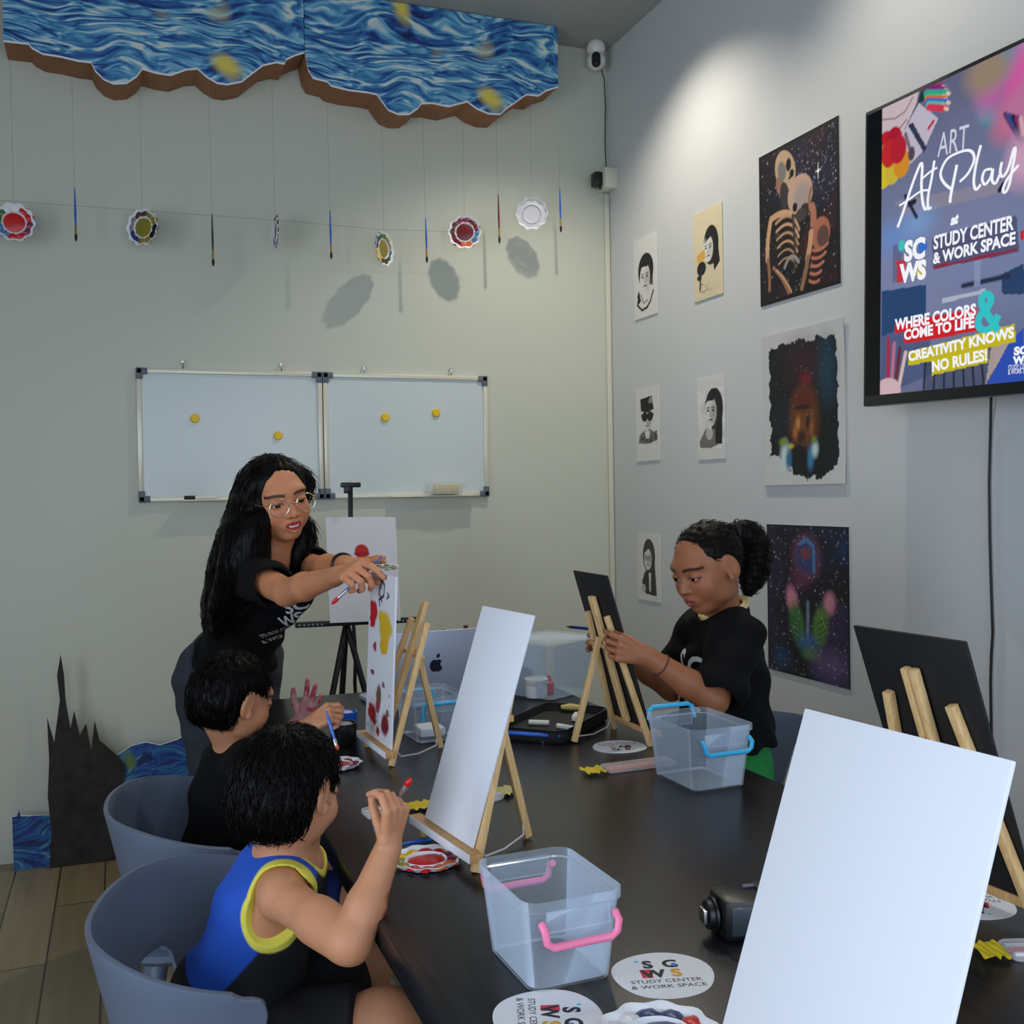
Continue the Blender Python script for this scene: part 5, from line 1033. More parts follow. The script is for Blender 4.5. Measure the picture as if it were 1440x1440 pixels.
def head(F, fr, nose=1.0, cheek=1.0, mouth_open=0):
    k = .05*fr.s
    F.ell(fr, (0, -.06, .11), (.345, .43, .385), k); F.ell(fr, (0, .10, -.14), (.275, .31, .345), .12*fr.s)
    F.ell(fr, (0, .235, -.40), (.11, .10, .085), .10*fr.s)
    for sx in (-1, 1):
        F.ell(fr, (sx*.165, .235, -.15), (.12*cheek, .115, .12), .10*fr.s); F.ell(fr, (sx*.22, .04, -.28), (.06, .14, .10), .10*fr.s)
    F.ell(fr, (0, .30, .12), (.25, .10, .08), .08*fr.s)
    for sx in (-1, 1): F.ell(fr, (sx*.15, .415, .0), (.088, .055, .05), .04*fr.s, 's')
    F.cap(fr.p(0, .365, .02), fr.p(0, .435+.01*nose, -.135), .030*fr.s, .046*nose*fr.s, .05*fr.s)
    for sx in (-1, 1): F.ell(fr, (sx*.052, .405, -.150), (.036, .04, .03), .02*fr.s)
    F.ell(fr, (0, .345, -.27), (.125, .07, .075), .05*fr.s)
    F.chain([fr.p(-.105, .372, -.272+.013*mouth_open), fr.p(-.03, .412, -.248), fr.p(0, .41, -.254), fr.p(.03, .412, -.248), fr.p(.105, .372, -.272+.013*mouth_open)], [.008*fr.s, .022*fr.s, .02*fr.s, .022*fr.s, .008*fr.s], .012*fr.s)
    lo_ = -.302-.04*mouth_open
    F.chain([fr.p(-.095, .370, -.28-.02*mouth_open), fr.p(0, .405, lo_), fr.p(.095, .370, -.28-.02*mouth_open)], [.008*fr.s, .030*fr.s, .008*fr.s], .014*fr.s)
    F.chain([fr.p(-.10, .40, -.277-.015*mouth_open), fr.p(0, .445, -.277-.02*mouth_open), fr.p(.10, .40, -.277-.015*mouth_open)], [.004*fr.s, (.008+.022*mouth_open)*fr.s, .004*fr.s], .006*fr.s, 's')
    for sx in (-1, 1):      # lids over the eyeballs, ears
        F.ell(fr, (sx*.15, .318, .0), (.076, .076, .070), .02*fr.s); F.ell(fr, (sx*.15, .40, -.012), (.066, .06, .020), .006*fr.s, 's')
        rt_ = Matrix.Rotation(sx*.35, 4, 'Z') @ Matrix.Rotation(-.2, 4, 'X')
        F.ell(fr, (sx*.362, -.045, -.02), (.032, .095, .150), .03*fr.s, rot=rt_); F.ell(fr, (sx*.400, -.030, .0), (.024, .060, .10), .015*fr.s, 's', rot=rt_); F.ell(fr, (sx*.372, -.005, -.13), (.026, .04, .05), .02*fr.s)
def eyes(fr, parent):
    for sx in (-1, 1):
        c = fr.p(sx*.15, .318, -.004); g = fr.p(sx*.15, .9, -.10)-c; g = g/np.linalg.norm(g); r = .068*fr.s
        bm = bmesh.new(); bmesh.ops.create_uvsphere(bm, u_segments=24, v_segments=16, radius=r); P_ = np.array([v.co[:] for v in bm.verts])
        F_ = [[v.index for v in f.verts] for f in bm.faces]; d = (P_/r) @ g; col = np.where(d[:, None] > .93, rgb(12, 8, 8), np.where(d[:, None] > .80, rgb(46, 28, 20), rgb(225, 222, 215)))
        F4 = np.array([f if len(f) == 4 else f+[f[2]] for f in F_]); bm.free()
        me = bpy.data.meshes.new('eye'); me.from_pydata([tuple(p+c) for p in P_], [], F_); a_ = me.color_attributes.new('Col', 'FLOAT_COLOR', 'POINT'); cc = np.ones((len(P_), 4), np.float32); cc[:, :3] = col; a_.data.foreach_set('color', cc.ravel()); me.polygons.foreach_set('use_smooth', [True]*len(me.polygons))
        me.materials.append(M['eye']); o = bpy.data.objects.new('eye', me); COL.objects.link(o); o.parent = parent
M['eye'] = mat_vcol('eye_surface', .15, spec=.6)
def face_colour(P, fr, base, lip, brow=(24, 18, 16), c=None, teeth=0):
    """skin with lips, brows and lash lines"""
    C = np.tile(rgb(*base), (len(P), 1)) if c is None else c; L = fr.loc(P); x, y, z = L.T
    def mx(m_, col): m_ = np.clip(m_, 0, 1)[:, None]; return C*(1-m_)+np.array(rgb(*col))*m_
    fnt = (y > .2)*(y < .62)*(np.abs(z) < .62)*(np.abs(x) < .45)
    C = mx(fnt*np.clip(1.2-np.hypot((np.abs(x)-.18)/.13, (z+.16)/.12), 0, 1)*.35, tuple(np.array(base)*(1.0, .86, .82)))
    sm = .9*teeth*x*x; li = np.maximum(1-np.hypot(x/.110, (z+.279-sm)/.056), 0); C = mx(fnt*(y > .33)*np.clip(li*6, 0, 1), lip)
    if teeth: C = mx(fnt*(y > .33)*(np.abs(x) < .062)*(np.abs(z+.282-1.2*x*x) < .0125), (235, 230, 222))
    else: C = mx(fnt*(y > .33)*(np.abs(x) < .09)*np.clip(1-np.abs(z+.277)/.010, 0, 1), (70, 30, 28))
    for sx in (-1, 1):
        xx = x*sx; C = mx(fnt*(xx > .055)*(xx < .26)*np.clip(1.6-np.abs(z-.112+1.5*(xx-.16)**2)/.017, 0, 1)*.9, brow)
        r = np.hypot((xx-.15)/.072, (z+.010)/.028); C = mx(fnt*(y < .42)*(z > -.016)*np.clip(1-np.abs(r-1.02)/.22, 0, 1)*.95, (22, 14, 12)); C = mx(fnt*np.clip(1-np.abs(r-1.05)/.25, 0, 1)*.35, (60, 36, 28))
    for sx in (-1, 1): C = mx(fnt*np.clip(1.2-np.hypot((x-sx*.035)/.018, (z+.165)/.012), 0, 1)*(y > .38), (60, 30, 24))
    return C
def hand(F, wrist, fdir, pn, right, L, curl=(.5, .6, .7, .8), spread=.10, thumb=(.7, .5), wr=None, r=.050):
    f = np.array(fdir, float); f = f/np.linalg.norm(f); pn = np.array(pn, float); pn = pn-f*(pn@f); pn = pn/np.linalg.norm(pn); t = np.cross(f, pn)*(1 if right else -1)
    W_ = np.array(wrist, float); tips = []
    wr = wr or .115*L
    kn = [W_+f*L*(.50-.02*abs(i-1)) + t*L*o_ for i, o_ in enumerate((.165, .055, -.055, -.16))]
    for i, q in enumerate(kn): F.cap(W_+t*L*(.07-.047*i)+f*L*.06, q, .085*L, .062*L, .05*L)
    F.cap(W_-f*L*.05, W_+f*L*.12, wr, .11*L, .06*L)
    def rot(v, a): return v*math.cos(a)+np.cross(ax_, v)*math.sin(a)
    for i, (q, ln) in enumerate(zip(kn, (.42, .46, .43, .34))):
        d = f+t*spread*(1.5-i)*.8; d = d/np.linalg.norm(d); ax_ = np.cross(d, pn); ax_ = ax_/np.linalg.norm(ax_); p = q; ds = d
        rs = np.array([1.05, .95, .88, .74])*r*L*(1 if i < 3 else .86)
        for j, (fr_, ca) in enumerate(((.46, .85), (.30, 1.0), (.24, .65))):
            ds = rot(ds, curl[i]*ca); e = p+ds*ln*fr_*L; F.cap(p, e, rs[j], rs[j+1], .012*L); p = e
        tips.append(p)
    b0 = W_+f*L*.12+t*L*.10; d = f*.75+t*thumb[0]+pn*thumb[1]; d = d/np.linalg.norm(d); p1 = b0+d*L*.24; d2 = d*.8+f*.55+pn*thumb[1]*.5; d2 = d2/np.linalg.norm(d2); p2 = p1+d2*L*.17; d3 = d2+f*.25; d3 = d3/np.linalg.norm(d3); p3 = p2+d3*L*.13
    F.chain([b0, p1, p2, p3], [.085*L, .062*L, .054*L, .042*L], .03*L); tips.append(p3)
    return tips, kn
def hbox(w, f, L, m_=.012): w = np.array(w); f = np.array(f)/np.linalg.norm(f); c = w+f*L*.55; return (c-L*.72-m_*0, c+L*.72, .0019)
def limbs_pose(F, sh, el, wr_, r, k=.012): F.chain([sh, el], [r[0], r[1]], k); F.chain([el, np.array(el)*.62+np.array(wr_)*.38, wr_], [r[1], r[1]*1.0, r[2]], k)
def add_body(name, F, v, fine, parent, colfn): P_, Q = F.mesh(v, fine); return np_mesh(name, P_, Q, 'skin', parent, colfn(P_))
def add_cloth(name, F, v, parent, m_, colfn=None):
    P_, Q = F.mesh(v); return np_mesh(name, P_, Q, m_, parent, None if colfn is None else colfn(P_))
def folds(amp, dirs):
    def fn(X, Y, Z):
        s_ = 0
        for (a, b_, c, ph, w) in dirs: s_ = s_+w*np.sin(a*X+b_*Y+c*Z+ph+1.5*np.sin(9*X+7*Y-11*Z))
        return amp*s_
    return fn
def tufts(o, crown, n, L, w, seed, down=.3, pull=None, skip=None, jit=.18):
    """fine tapered locks combed over a hair surface, away from the crown (or towards a tie)"""
    me = o.data; N = len(me.vertices); co = np.zeros(N*3, np.float32); no = np.zeros(N*3, np.float32); me.vertices.foreach_get('co', co); me.vertices.foreach_get('normal', no)
    co = co.reshape(-1, 3); no = no.reshape(-1, 3); r = np.random.RandomState(seed); ix = r.choice(N, n)
    if skip is not None: ix = ix[~skip(co[ix])]; n = len(ix)
    p = co[ix]; q = no[ix]
    d = (p-np.array(crown)) if pull is None else np.array(pull)-p
    d = d/np.linalg.norm(d, axis=1)[:, None]+np.array([0, 0, -down])+r.randn(n, 3)*jit; d -= q*(d*q).sum(1)[:, None]; d /= np.linalg.norm(d, axis=1)[:, None]+1e-9
    s_ = np.cross(d, q); l_ = L*(.5+.8*r.rand(n))[:, None]; ww = w*(.6+.8*r.rand(n))[:, None]; lift = (.0008+.0022*r.rand(n))[:, None]
    pts = [p-q*.0015, p+d*l_*.35+q*lift, p+d*l_*.72+q*(lift*.8-l_*l_*1.2), p+d*l_+q*(lift*.2-l_*l_*2.4)]; wd = [1, .95, .6, .08]
    V_ = []; 
    for a, k in zip(pts, wd): V_ += [a+s_*ww*k, a-s_*ww*k, a+q*ww*k*1.1]
    V_ = np.stack(V_, 1).reshape(-1, 3); F_ = []
    for k in range(3):
        for a in range(3): b_ = (a+1) % 3; F_.append([3*k+a, 3*k+b_, 3*k+3+b_, 3*k+3+a])
    F_ = (np.arange(n)[:, None, None]*12+np.array(F_)[None]).reshape(-1, 4)
    M0 = len(me.polygons); f0 = np.zeros(M0*4, np.int32); me.loops.foreach_get('vertex_index', f0)
    allv = np.concatenate([co, V_]); allf = np.concatenate([f0.reshape(-1, 4), F_+N]); mt_ = me.materials[0]
    o2 = np_mesh('tmp_hair', allv, allf, mt_); nm = o2.data; bpy.data.objects.remove(o2); o.data = nm; bpy.data.meshes.remove(me); nm.name = 'hair'
def decal(name, body, size, fit, origin, ux, uy, target, m_, parent, off=.0018, bold=0, geo=None):
    """printed lettering laid onto a curved garment"""
    bvh = BVHTree.FromObject(target, bpy.context.evaluated_depsgraph_get()); inv = target.matrix_world.inverted()
    vs, fs = text_geo(body, size, bold, 0, 'CENTER', fit=fit) if geo is None else geo
    bm = bmesh.new(); bv = [bm.verts.new(v) for v in vs]
    for f in fs:
        try: bm.faces.new([bv[i] for i in f])
        except Exception: pass
    bmesh.ops.triangulate(bm, faces=bm.faces[:])
    for _ in range(2):
        lg = [e for e in bm.edges if e.calc_length() > .006]
        if lg: bmesh.ops.subdivide_edges(bm, edges=lg, cuts=1); bmesh.ops.triangulate(bm, faces=bm.faces[:])
    miss = []; ux = Vector(ux).normalized(); uy = Vector(uy); uy = (uy-ux*uy.dot(ux)).normalized(); n = ux.cross(uy); O_ = Vector(origin)
    for v in bm.verts:
        p = O_+ux*v.co.x+uy*v.co.y; h_, nn, i_, d_ = bvh.ray_cast(p+n*.14, -n)
        if h_ is None or d_ > .5 or nn.dot(n) < .02: miss.append(v); continue
        v.co = h_+nn*off
    bmesh.ops.delete(bm, geom=miss, context='VERTS')
    mb = MB().bm(bm); return mb.build(name, m_, parent)
CR, CU, CF = _r2, _u2, _fw
SKIN_W, SKIN_G, SKIN_B = (200, 134, 96), (158, 100, 68), (200, 140, 104)
# ================================================================== WOMAN
def woman():
    hf = Fr(dp(390, 700, 2.72), -CF*.80+CR*.56-CU*.16, CU-CR*.27, .215)
    nb = dp(383, 787, 2.80); shR, shL = dp(350, 806, 2.68), dp(430, 796, 2.93); elR, wrR = dp(403, 833, 2.50), dp(471, 811, 2.325); elL, wrL = dp(447, 800, 2.70), dp(486, 794, 2.47)
    pel = dp(330, 938, 3.08); ch = (nb*.62+pel*.38)
    up = nb-pel; fwd = np.cross(up, shR-shL); fwd = fwd/np.linalg.norm(fwd); tf = Fr(ch, fwd, up)
    if fwd @ -CF < 0: fwd = -fwd; tf = Fr(ch, fwd, up)
    pf = Fr(pel, fwd, np.array([0, 0, 1])*.8+up)
    root = thing('person', 'woman with long black hair and gold glasses in black t-shirt reaching over the table', 'person', (pel[0], pel[1], 0))
    B0 = np.array([pel[0], pel[1], 0]); 
    def torso(F, g=0, k=.05):
        F.ell(tf, (0, 0, .04), (.135+g, .095+g, .15), k); F.ell(tf, (0, .03, .06), (.12+g, .085+g, .08), k)
        F.ell(tf, (0, -.005, -.13), (.118+g, .088+g, .13), k); F.ell(pf, (0, -.01, 0), (.155+g, .112+g, .12), k)
        F.cap(shR*.93+nb*.07, nb, .052+g, .048+g, k); F.cap(shL*.93+nb*.07, nb, .052+g, .048+g, k)
    F = Field(); torso(F); head(F, hf, 1.0, 1.0, 1)
    F.cap(hf.p(0, -.10, -.32), nb, .052, .055, .03)
    limbs_pose(F, shR, elR, wrR, (.041, .0325, .0215)); limbs_pose(F, shL, elL, wrL, (.041, .032, .0215))
    LH = .165; fR = dp(508, 797, 2.235)-wrR; tR, kR = hand(F, wrR, fR, CF*.55-CU*.75+CR*.1, True, LH, (.55, 1.05, 1.2, 1.25), .0, (.25, .75)); fL = dp(528, 797, 2.33)-wrL; tL, kL = hand(F, wrL, fL, CU*.95-CF*.2, False, LH, (.05, .08, .1, .15), .03, (.45, .12))
    hips = [pf.p(-.085, -.01, -.03), pf.p(.085, -.01, -.03)]; knees = [np.array([h[0], h[1]+.0, .46])-fwd*np.array([1, 1, 0])*-.03 for h in hips]; ank = [np.array([h[0], h[1], .07])-fwd*np.array([1, 1, 0])*.02 for h in hips]
    for h, kn, a in zip(hips, knees, ank): F.chain([h, kn, a], [.08, .055, .038], .03); F.cap(a-np.array([0, 0, .025]), a-np.array([0, 0, .035])+fwd*np.array([.14, .14, 0]), .036, .03, .02)
    fine = [(hf.o-.165, hf.o+.165, .0018), hbox(wrR, fR, LH), hbox(wrL, fL, LH)]
    def colf(P): return face_colour(P, hf, SKIN_W, (158, 38, 38), teeth=1)
    add_body('body', F, .0036, fine, root, colf); eyes(hf, root)
    # t-shirt
    S = Field(); torso(S, .010); S.q = [q for q in S.q]
    for s0, e0 in ((shR, elR), (shL, elL)):
        m_ = s0*.42+e0*.58; S.cap(s0, m_, .060, .056, .03)
    hem = pf.p(0, 0, .045); S.plane(hem, -(up), .006)
    for s0, e0 in ((shR, elR), (shL, elL)): a = s0*.52+e0*.48; S.cap(a, a+(e0-s0)*.6, .047, .050, .004, 's')
    S.cap(nb+up/np.linalg.norm(up)*.045+tf.R[:, 1]*.035, nb+up*.4+tf.R[:, 1]*.03, .062, .08, .012, 's')
    S.noise(folds(.0022, [(40, 25, 60, 0, 1), (-30, 50, 45, 1, .7), (70, -20, 30, 2, .5)]))
    sh = add_cloth('t_shirt', S, .0045, root, 'tee')
    # jeans
    J = Field(); J.ell(pf, (0, -.012, 0), (.164, .122, .13), .05)
    for h, kn, a in zip(hips, knees, ank): J.chain([h, kn, a], [.098, .066, .052], .04)
    J.plane(pf.p(0, 0, .075), up, .004); J.plane((0, 0, .075), (0, 0, -1), .004); J.noise(folds(.002, [(30, 20, 70, 0, 1), (50, -40, 20, 1, .6)]))
    add_cloth('jeans', J, .006, root, 'jeans')
    for a in ank: MB().bm((lambda b_: (bmesh.ops.create_uvsphere(b_, u_segments=20, v_segments=12, radius=1), b_)[1])(bmesh.new()), Matrix.Translation(Vector((a+fwd*np.array([.06, .06, 0]))*np.array([1, 1, 0])+np.array([0, 0, .042]))) @ Matrix.Rotation(math.atan2(-fwd[0], fwd[1]), 4, 'Z') @ Matrix.Diagonal((.046, .125, .042, 1))).build('shoe', 'shoe', root)
    # hair: scalp, long back fall, front locks
    H = Field(); k = .03
    H.ell(hf, (0, -.075, .13), (.378, .452, .402), .02)
    H.ell(hf, (0, .48, -.15), (.262, .34, .40), .03, 's'); H.ell(hf, (.0, .42, .16), (.16, .20, .14), .05, 's')
    def P3(px, py, d): return dp(px, py, d)
    H.strand([hf.p(0, -.30, .0), P3(360, 735, 2.85), P3(338, 790, 2.89), P3(319, 845, 2.93), P3(305, 886, 2.96)], [.080, .072, .070, .055, .025], .03)
    H.strand([hf.p(-.33, -.12, .05), P3(354, 735, 2.69), P3(343, 790, 2.66), P3(322, 850, 2.72), P3(308, 885, 2.8)], [.030, .045, .05, .04, .015], .03)
    H.strand([hf.p(-.30, .02, .28), hf.p(-.385, -.02, .02), P3(357, 740, 2.64), P3(350, 780, 2.63)], [.014, .016, .026, .022], .015)
    H.strand([hf.p(.30, .12, .28), hf.p(.37, .06, -.02), P3(422, 735, 2.78), P3(421, 775, 2.78), P3(414, 800, 2.77)], [.012, .018, .022, .021, .010], .015)
    H.strand([hf.p(.25, -.15, -.1), P3(412, 750, 2.88), P3(410, 800, 2.9)], [.06, .05, .03], .03)
    fx = Fr(hf.o, hf.R[:, 1], hf.R[:, 2])
    H.noise(lambda X, Y, Z: .0007*np.sin(420*((X-hf.o[0])*hf.R[0, 0]+(Y-hf.o[1])*hf.R[1, 0])+5*np.sin(14*Z)+2*np.sin(31*Z+20*X))+.0005*np.sin(380*(Y-hf.o[1])+6*np.sin(11*Z+8*X)))
    hh_ = add_cloth('hair', H, .0035, root, 'hair'); tufts(hh_, hf.p(0, -.15, .5), 2600, .05, .0011, 11, down=.75, skip=lambda q: (hf.loc(q)[:, 1] > .12) & (np.abs(hf.loc(q)[:, 0]) < .34) & (hf.loc(q)[:, 2] > -.2), jit=.12)
    # glasses
    mb = MB()
    for sx in (-1, 1):
        c = (sx*.168, .475, -.015); mb.tube([hf.p(c[0]+.118*math.cos(a), c[1]-.25*(abs(c[0]+.118*math.cos(a))-.15)**2*2, c[2]+.105*math.sin(a)) for a in [2*PI*i/32 for i in range(32)]], .0014, 6, closed=True)
        mb.tube([hf.p(sx*.285, .455, .03), hf.p(sx*.345, .38, .03), hf.p(sx*.375, .0, .02)], .0013, 6)
    mb.tube([hf.p(-.052, .475, .0), hf.p(0, .482, .02), hf.p(.052, .475, .0)], .0013, 6)
    g = mb.build('glasses', 'glassrim', root)
    # bracelet and ring
    d = (elL-wrL)/np.linalg.norm(elL-wrL); a1 = np.cross(d, CU); a1 = a1/np.linalg.norm(a1); a2 = np.cross(d, a1); c = wrL+d*.022
    MB().tube([c+.0265*(a1*math.cos(q)+a2*math.sin(q)) for q in [2*PI*i/28 for i in range(28)]], .004, 8, closed=True).build('bracelet', 'black_pl', root)
    # print on the shirt
    o = dp(398, 886, 2.70); ux = -tf.R[:, 0]*-1; uy = tf.R[:, 2]
    ux = tf.R[:, 0]*(1 if tf.R[:, 0] @ CR > 0 else -1)
    ux = CR+CU*.27; uy = CU-CR*.1
    for body, pp_, sz, ft in (('SC', (404, 865), .044, .046), ('WS', (397, 886), .044, .050), ('STUDY CENTER', (379, 897), .0155, .098), ('& WORK SPACE', (373, 910), .0155, .102)):
        decal('shirt_print', body, sz, ft, dp(*pp_, 2.70), ux, uy, sh, 'white_ink', sh, bold=.0010 if sz > .03 else .0003)
    return root, tR, kR, tL, kL, wrR, wrL, B0
WO = woman()
# ================================================================== GIRL
def girl():
    D = .0
    hf = Fr(dp(994, 797, 2.42), -CR*.80-CF*.50-CU*.34, CU-CR*.10, .198)
    nb = dp(1018, 876, 2.49); shL, shR = dp(1038, 897, 2.385), dp(985, 888, 2.60); elL, wrL = dp(1004, 985, 2.30), dp(911, 923, 2.29); elR, wrR = dp(944, 968, 2.60), dp(862, 908, 2.585)
    pel = dp(1022, 1085, 2.54); ch = nb*.60+pel*.40; up = nb-pel; fwd = np.cross(up, shR-shL); fwd = fwd/np.linalg.norm(fwd)
    if fwd @ CR > 0: fwd = -fwd
    tf = Fr(ch, fwd, up); pf = Fr(pel, fwd, up)
    root = thing('person', 'girl with dark ponytail in black t-shirt and green shorts holding a black canvas', 'person', (pel[0], pel[1], 0))
    def torso(F, g=0, k=.04):
        F.ell(tf, (0, 0, .03), (.105+g, .076+g, .125), k); F.ell(tf, (0, .004, -.11), (.098+g, .080+g, .12), k); F.ell(pf, (0, -.005, 0), (.112+g, .088+g, .10), k)
        F.cap(shR*.92+nb*.08, nb, .040+g, .036+g, k); F.cap(shL*.92+nb*.08, nb, .040+g, .036+g, k)
    F = Field(); torso(F); head(F, hf, .92, 1.05); F.cap(hf.p(0, -.10, -.30), nb, .040, .043, .025)
    limbs_pose(F, shL, elL, wrL, (.036, .031, .021)); limbs_pose(F, shR, elR, wrR, (.036, .030, .021))
    LH = .135; fL = dp(873, 913, 2.285)-wrL; tL, kL = hand(F, wrL, fL, CF*.9+CU*.1-CR*.2, False, LH, (.55, .75, .85, .9), .06, (.25, .6)); fR = dp(826, 896, 2.53)-wrR; tR, kR = hand(F, wrR, fR, -CF*.9+CU*.05-CR*.2, True, LH, (.30, .38, .42, .45), .12, (.5, .5))
    hips = [pf.p(-.06, 0, -.03), pf.p(.06, 0, -.03)]; knees = [np.array([h[0], h[1], .34])+fwd*np.array([.02, .02, 0]) for h in hips]; ank = [np.array([h[0], h[1], .06])-fwd*np.array([.01, .01, 0]) for h in hips]
    for h, kn, a in zip(hips, knees, ank): F.chain([h, kn, a], [.064, .044, .030], .03); F.cap(a-np.array([0, 0, .025]), a-np.array([0, 0, .032])+fwd*np.array([.11, .11, 0]), .030, .025, .02)
    fine = [(hf.o-.150, hf.o+.150, .0017), hbox(wrL, fL, LH), hbox(wrR, fR, LH)]
    add_body('body', F, .0034, fine, root, lambda P: face_colour(P, hf, SKIN_G, (150, 74, 66), (30, 20, 18))); eyes(hf, root)
    S = Field(); torso(S, .022)
    for s0, e0, q in ((shL, elL, .74), (shR, elR, .70)): S.cap(s0, s0*(1-q)+e0*q, .052, .064, .03)
    S.ell(pf, (0, 0, .09), (.140, .112, .10), .04); S.plane(pf.p(0, 0, .095), -up, .006)
    for s0, e0, q in ((shL, elL, .70), (shR, elR, .66)): a = s0*(1-q)+e0*q; S.cap(a, a+(e0-s0)*.6, .042, .060, .006, 's')
    S.cap(nb+up/np.linalg.norm(up)*.035+tf.R[:, 1]*.015, nb+up*.5+tf.R[:, 1]*.02, .058, .088, .012, 's')
    S.noise(folds(.0030, [(45, 20, 60, 0, 1), (-35, 55, 40, 1, .7), (80, -20, 25, 2, .5)]))
    sh = add_cloth('t_shirt', S, .0042, root, 'tee')
    # collar of the undershirt
    Cc = Field(); c0 = nb+up/np.linalg.norm(up)*.006; un = up/np.linalg.norm(up)
    MB().tube([c0+tf.R[:, 0]*.056*math.cos(a)+tf.R[:, 1]*.052*math.sin(a)+un*(.030-.018*math.sin(a)) for a in [2*PI*i/36 for i in range(36)]], .0085, 8, closed=True).build('undershirt_collar', 'cream_cloth', root)
    J = Field(); J.ell(pf, (0, 0, .01), (.124, .102, .14), .04)
    for h, kn in zip(hips, knees): J.cap(h, h*.25+kn*.75, .078, .072, .04)
    J.plane(pf.p(0, 0, .125), up, .004); J.noise(folds(.003, [(60, 40, 20, 0, 1), (50, -40, 20, 1, .6)])); add_cloth('shorts', J, .005, root, 'green_cloth')
    H = Field(); H.ell(hf, (0, -.080, .125), (.362, .440, .388), .02); H.ell(hf, (0, .42, -.22), (.30, .36, .44), .05, 's'); H.ell(hf, (0, .42, .12), (.19, .17, .17), .05, 's')
    for sx in (-1, 1): H.ell(hf, (sx*.40, .02, -.12), (.14, .17, .17), .03, 's')
    H.strand([dp(1034, 750, 2.47), dp(1052, 757, 2.50), dp(1061, 782, 2.51), dp(1059, 808, 2.51), dp(1052, 832, 2.50)], [.024, .036, .036, .029, .010], .012)
    H.noise(lambda X, Y, Z: .0005*np.sin(420*(X-hf.o[0])+6*np.sin(22*Z)+3*np.sin(30*Y))+.0005*np.sin(400*(Z-hf.o[2])+4*np.sin(15*X)))
    hh_ = add_cloth('hair', H, .0032, root, 'hair_b'); tufts(hh_, None, 1500, .022, .0008, 12, .0, dp(1050, 775, 2.49), None, .06)
    MB().tube([dp(1036, 750, 2.465)+.027*(CU*math.cos(a)*1.1+CF*math.sin(a)) for a in [2*PI*i/24 for i in range(24)]], .006, 8, closed=True).build('hair_tie', 'black_pl', root)
    d = (elL-wrL)/np.linalg.norm(elL-wrL); a1 = np.cross(d, CU); a1 = a1/np.linalg.norm(a1); a2 = np.cross(d, a1); c = wrL+d*.035
    MB().tube([c+.0255*(a1*math.cos(q)+a2*math.sin(q))+d*.004*math.cos(q) for q in [2*PI*i/28 for i in range(28)]], .0018, 6, closed=True).build('bracelet', mat('brown_band', rgb(86, 46, 34), .6), root)
    o = dp(967, 945, 2.42); ux = tf.R[:, 0]*(1 if tf.R[:, 0] @ CR > 0 else -1); uy = tf.R[:, 2]
    cn = tf.p(0, .08, -.02)
    for body, dx, dy, m_ in (('S', -.030, .045, 'white_ink'), ('C', .036, .045, 'white_ink'), ('W', -.030, -.025, 'white_ink'), ('S', .040, -.025, 'white_ink')):
        decal('shirt_print', body, .085, None, cn-tf.R[:, 0]*dx+uy*dy, tf.R[:, 0]*-1 if False else np.cross(uy, tf.R[:, 1]), uy, sh, m_, sh, bold=.002)
    return root, tR, kR, tL, kL, wrR, wrL
GI = girl()
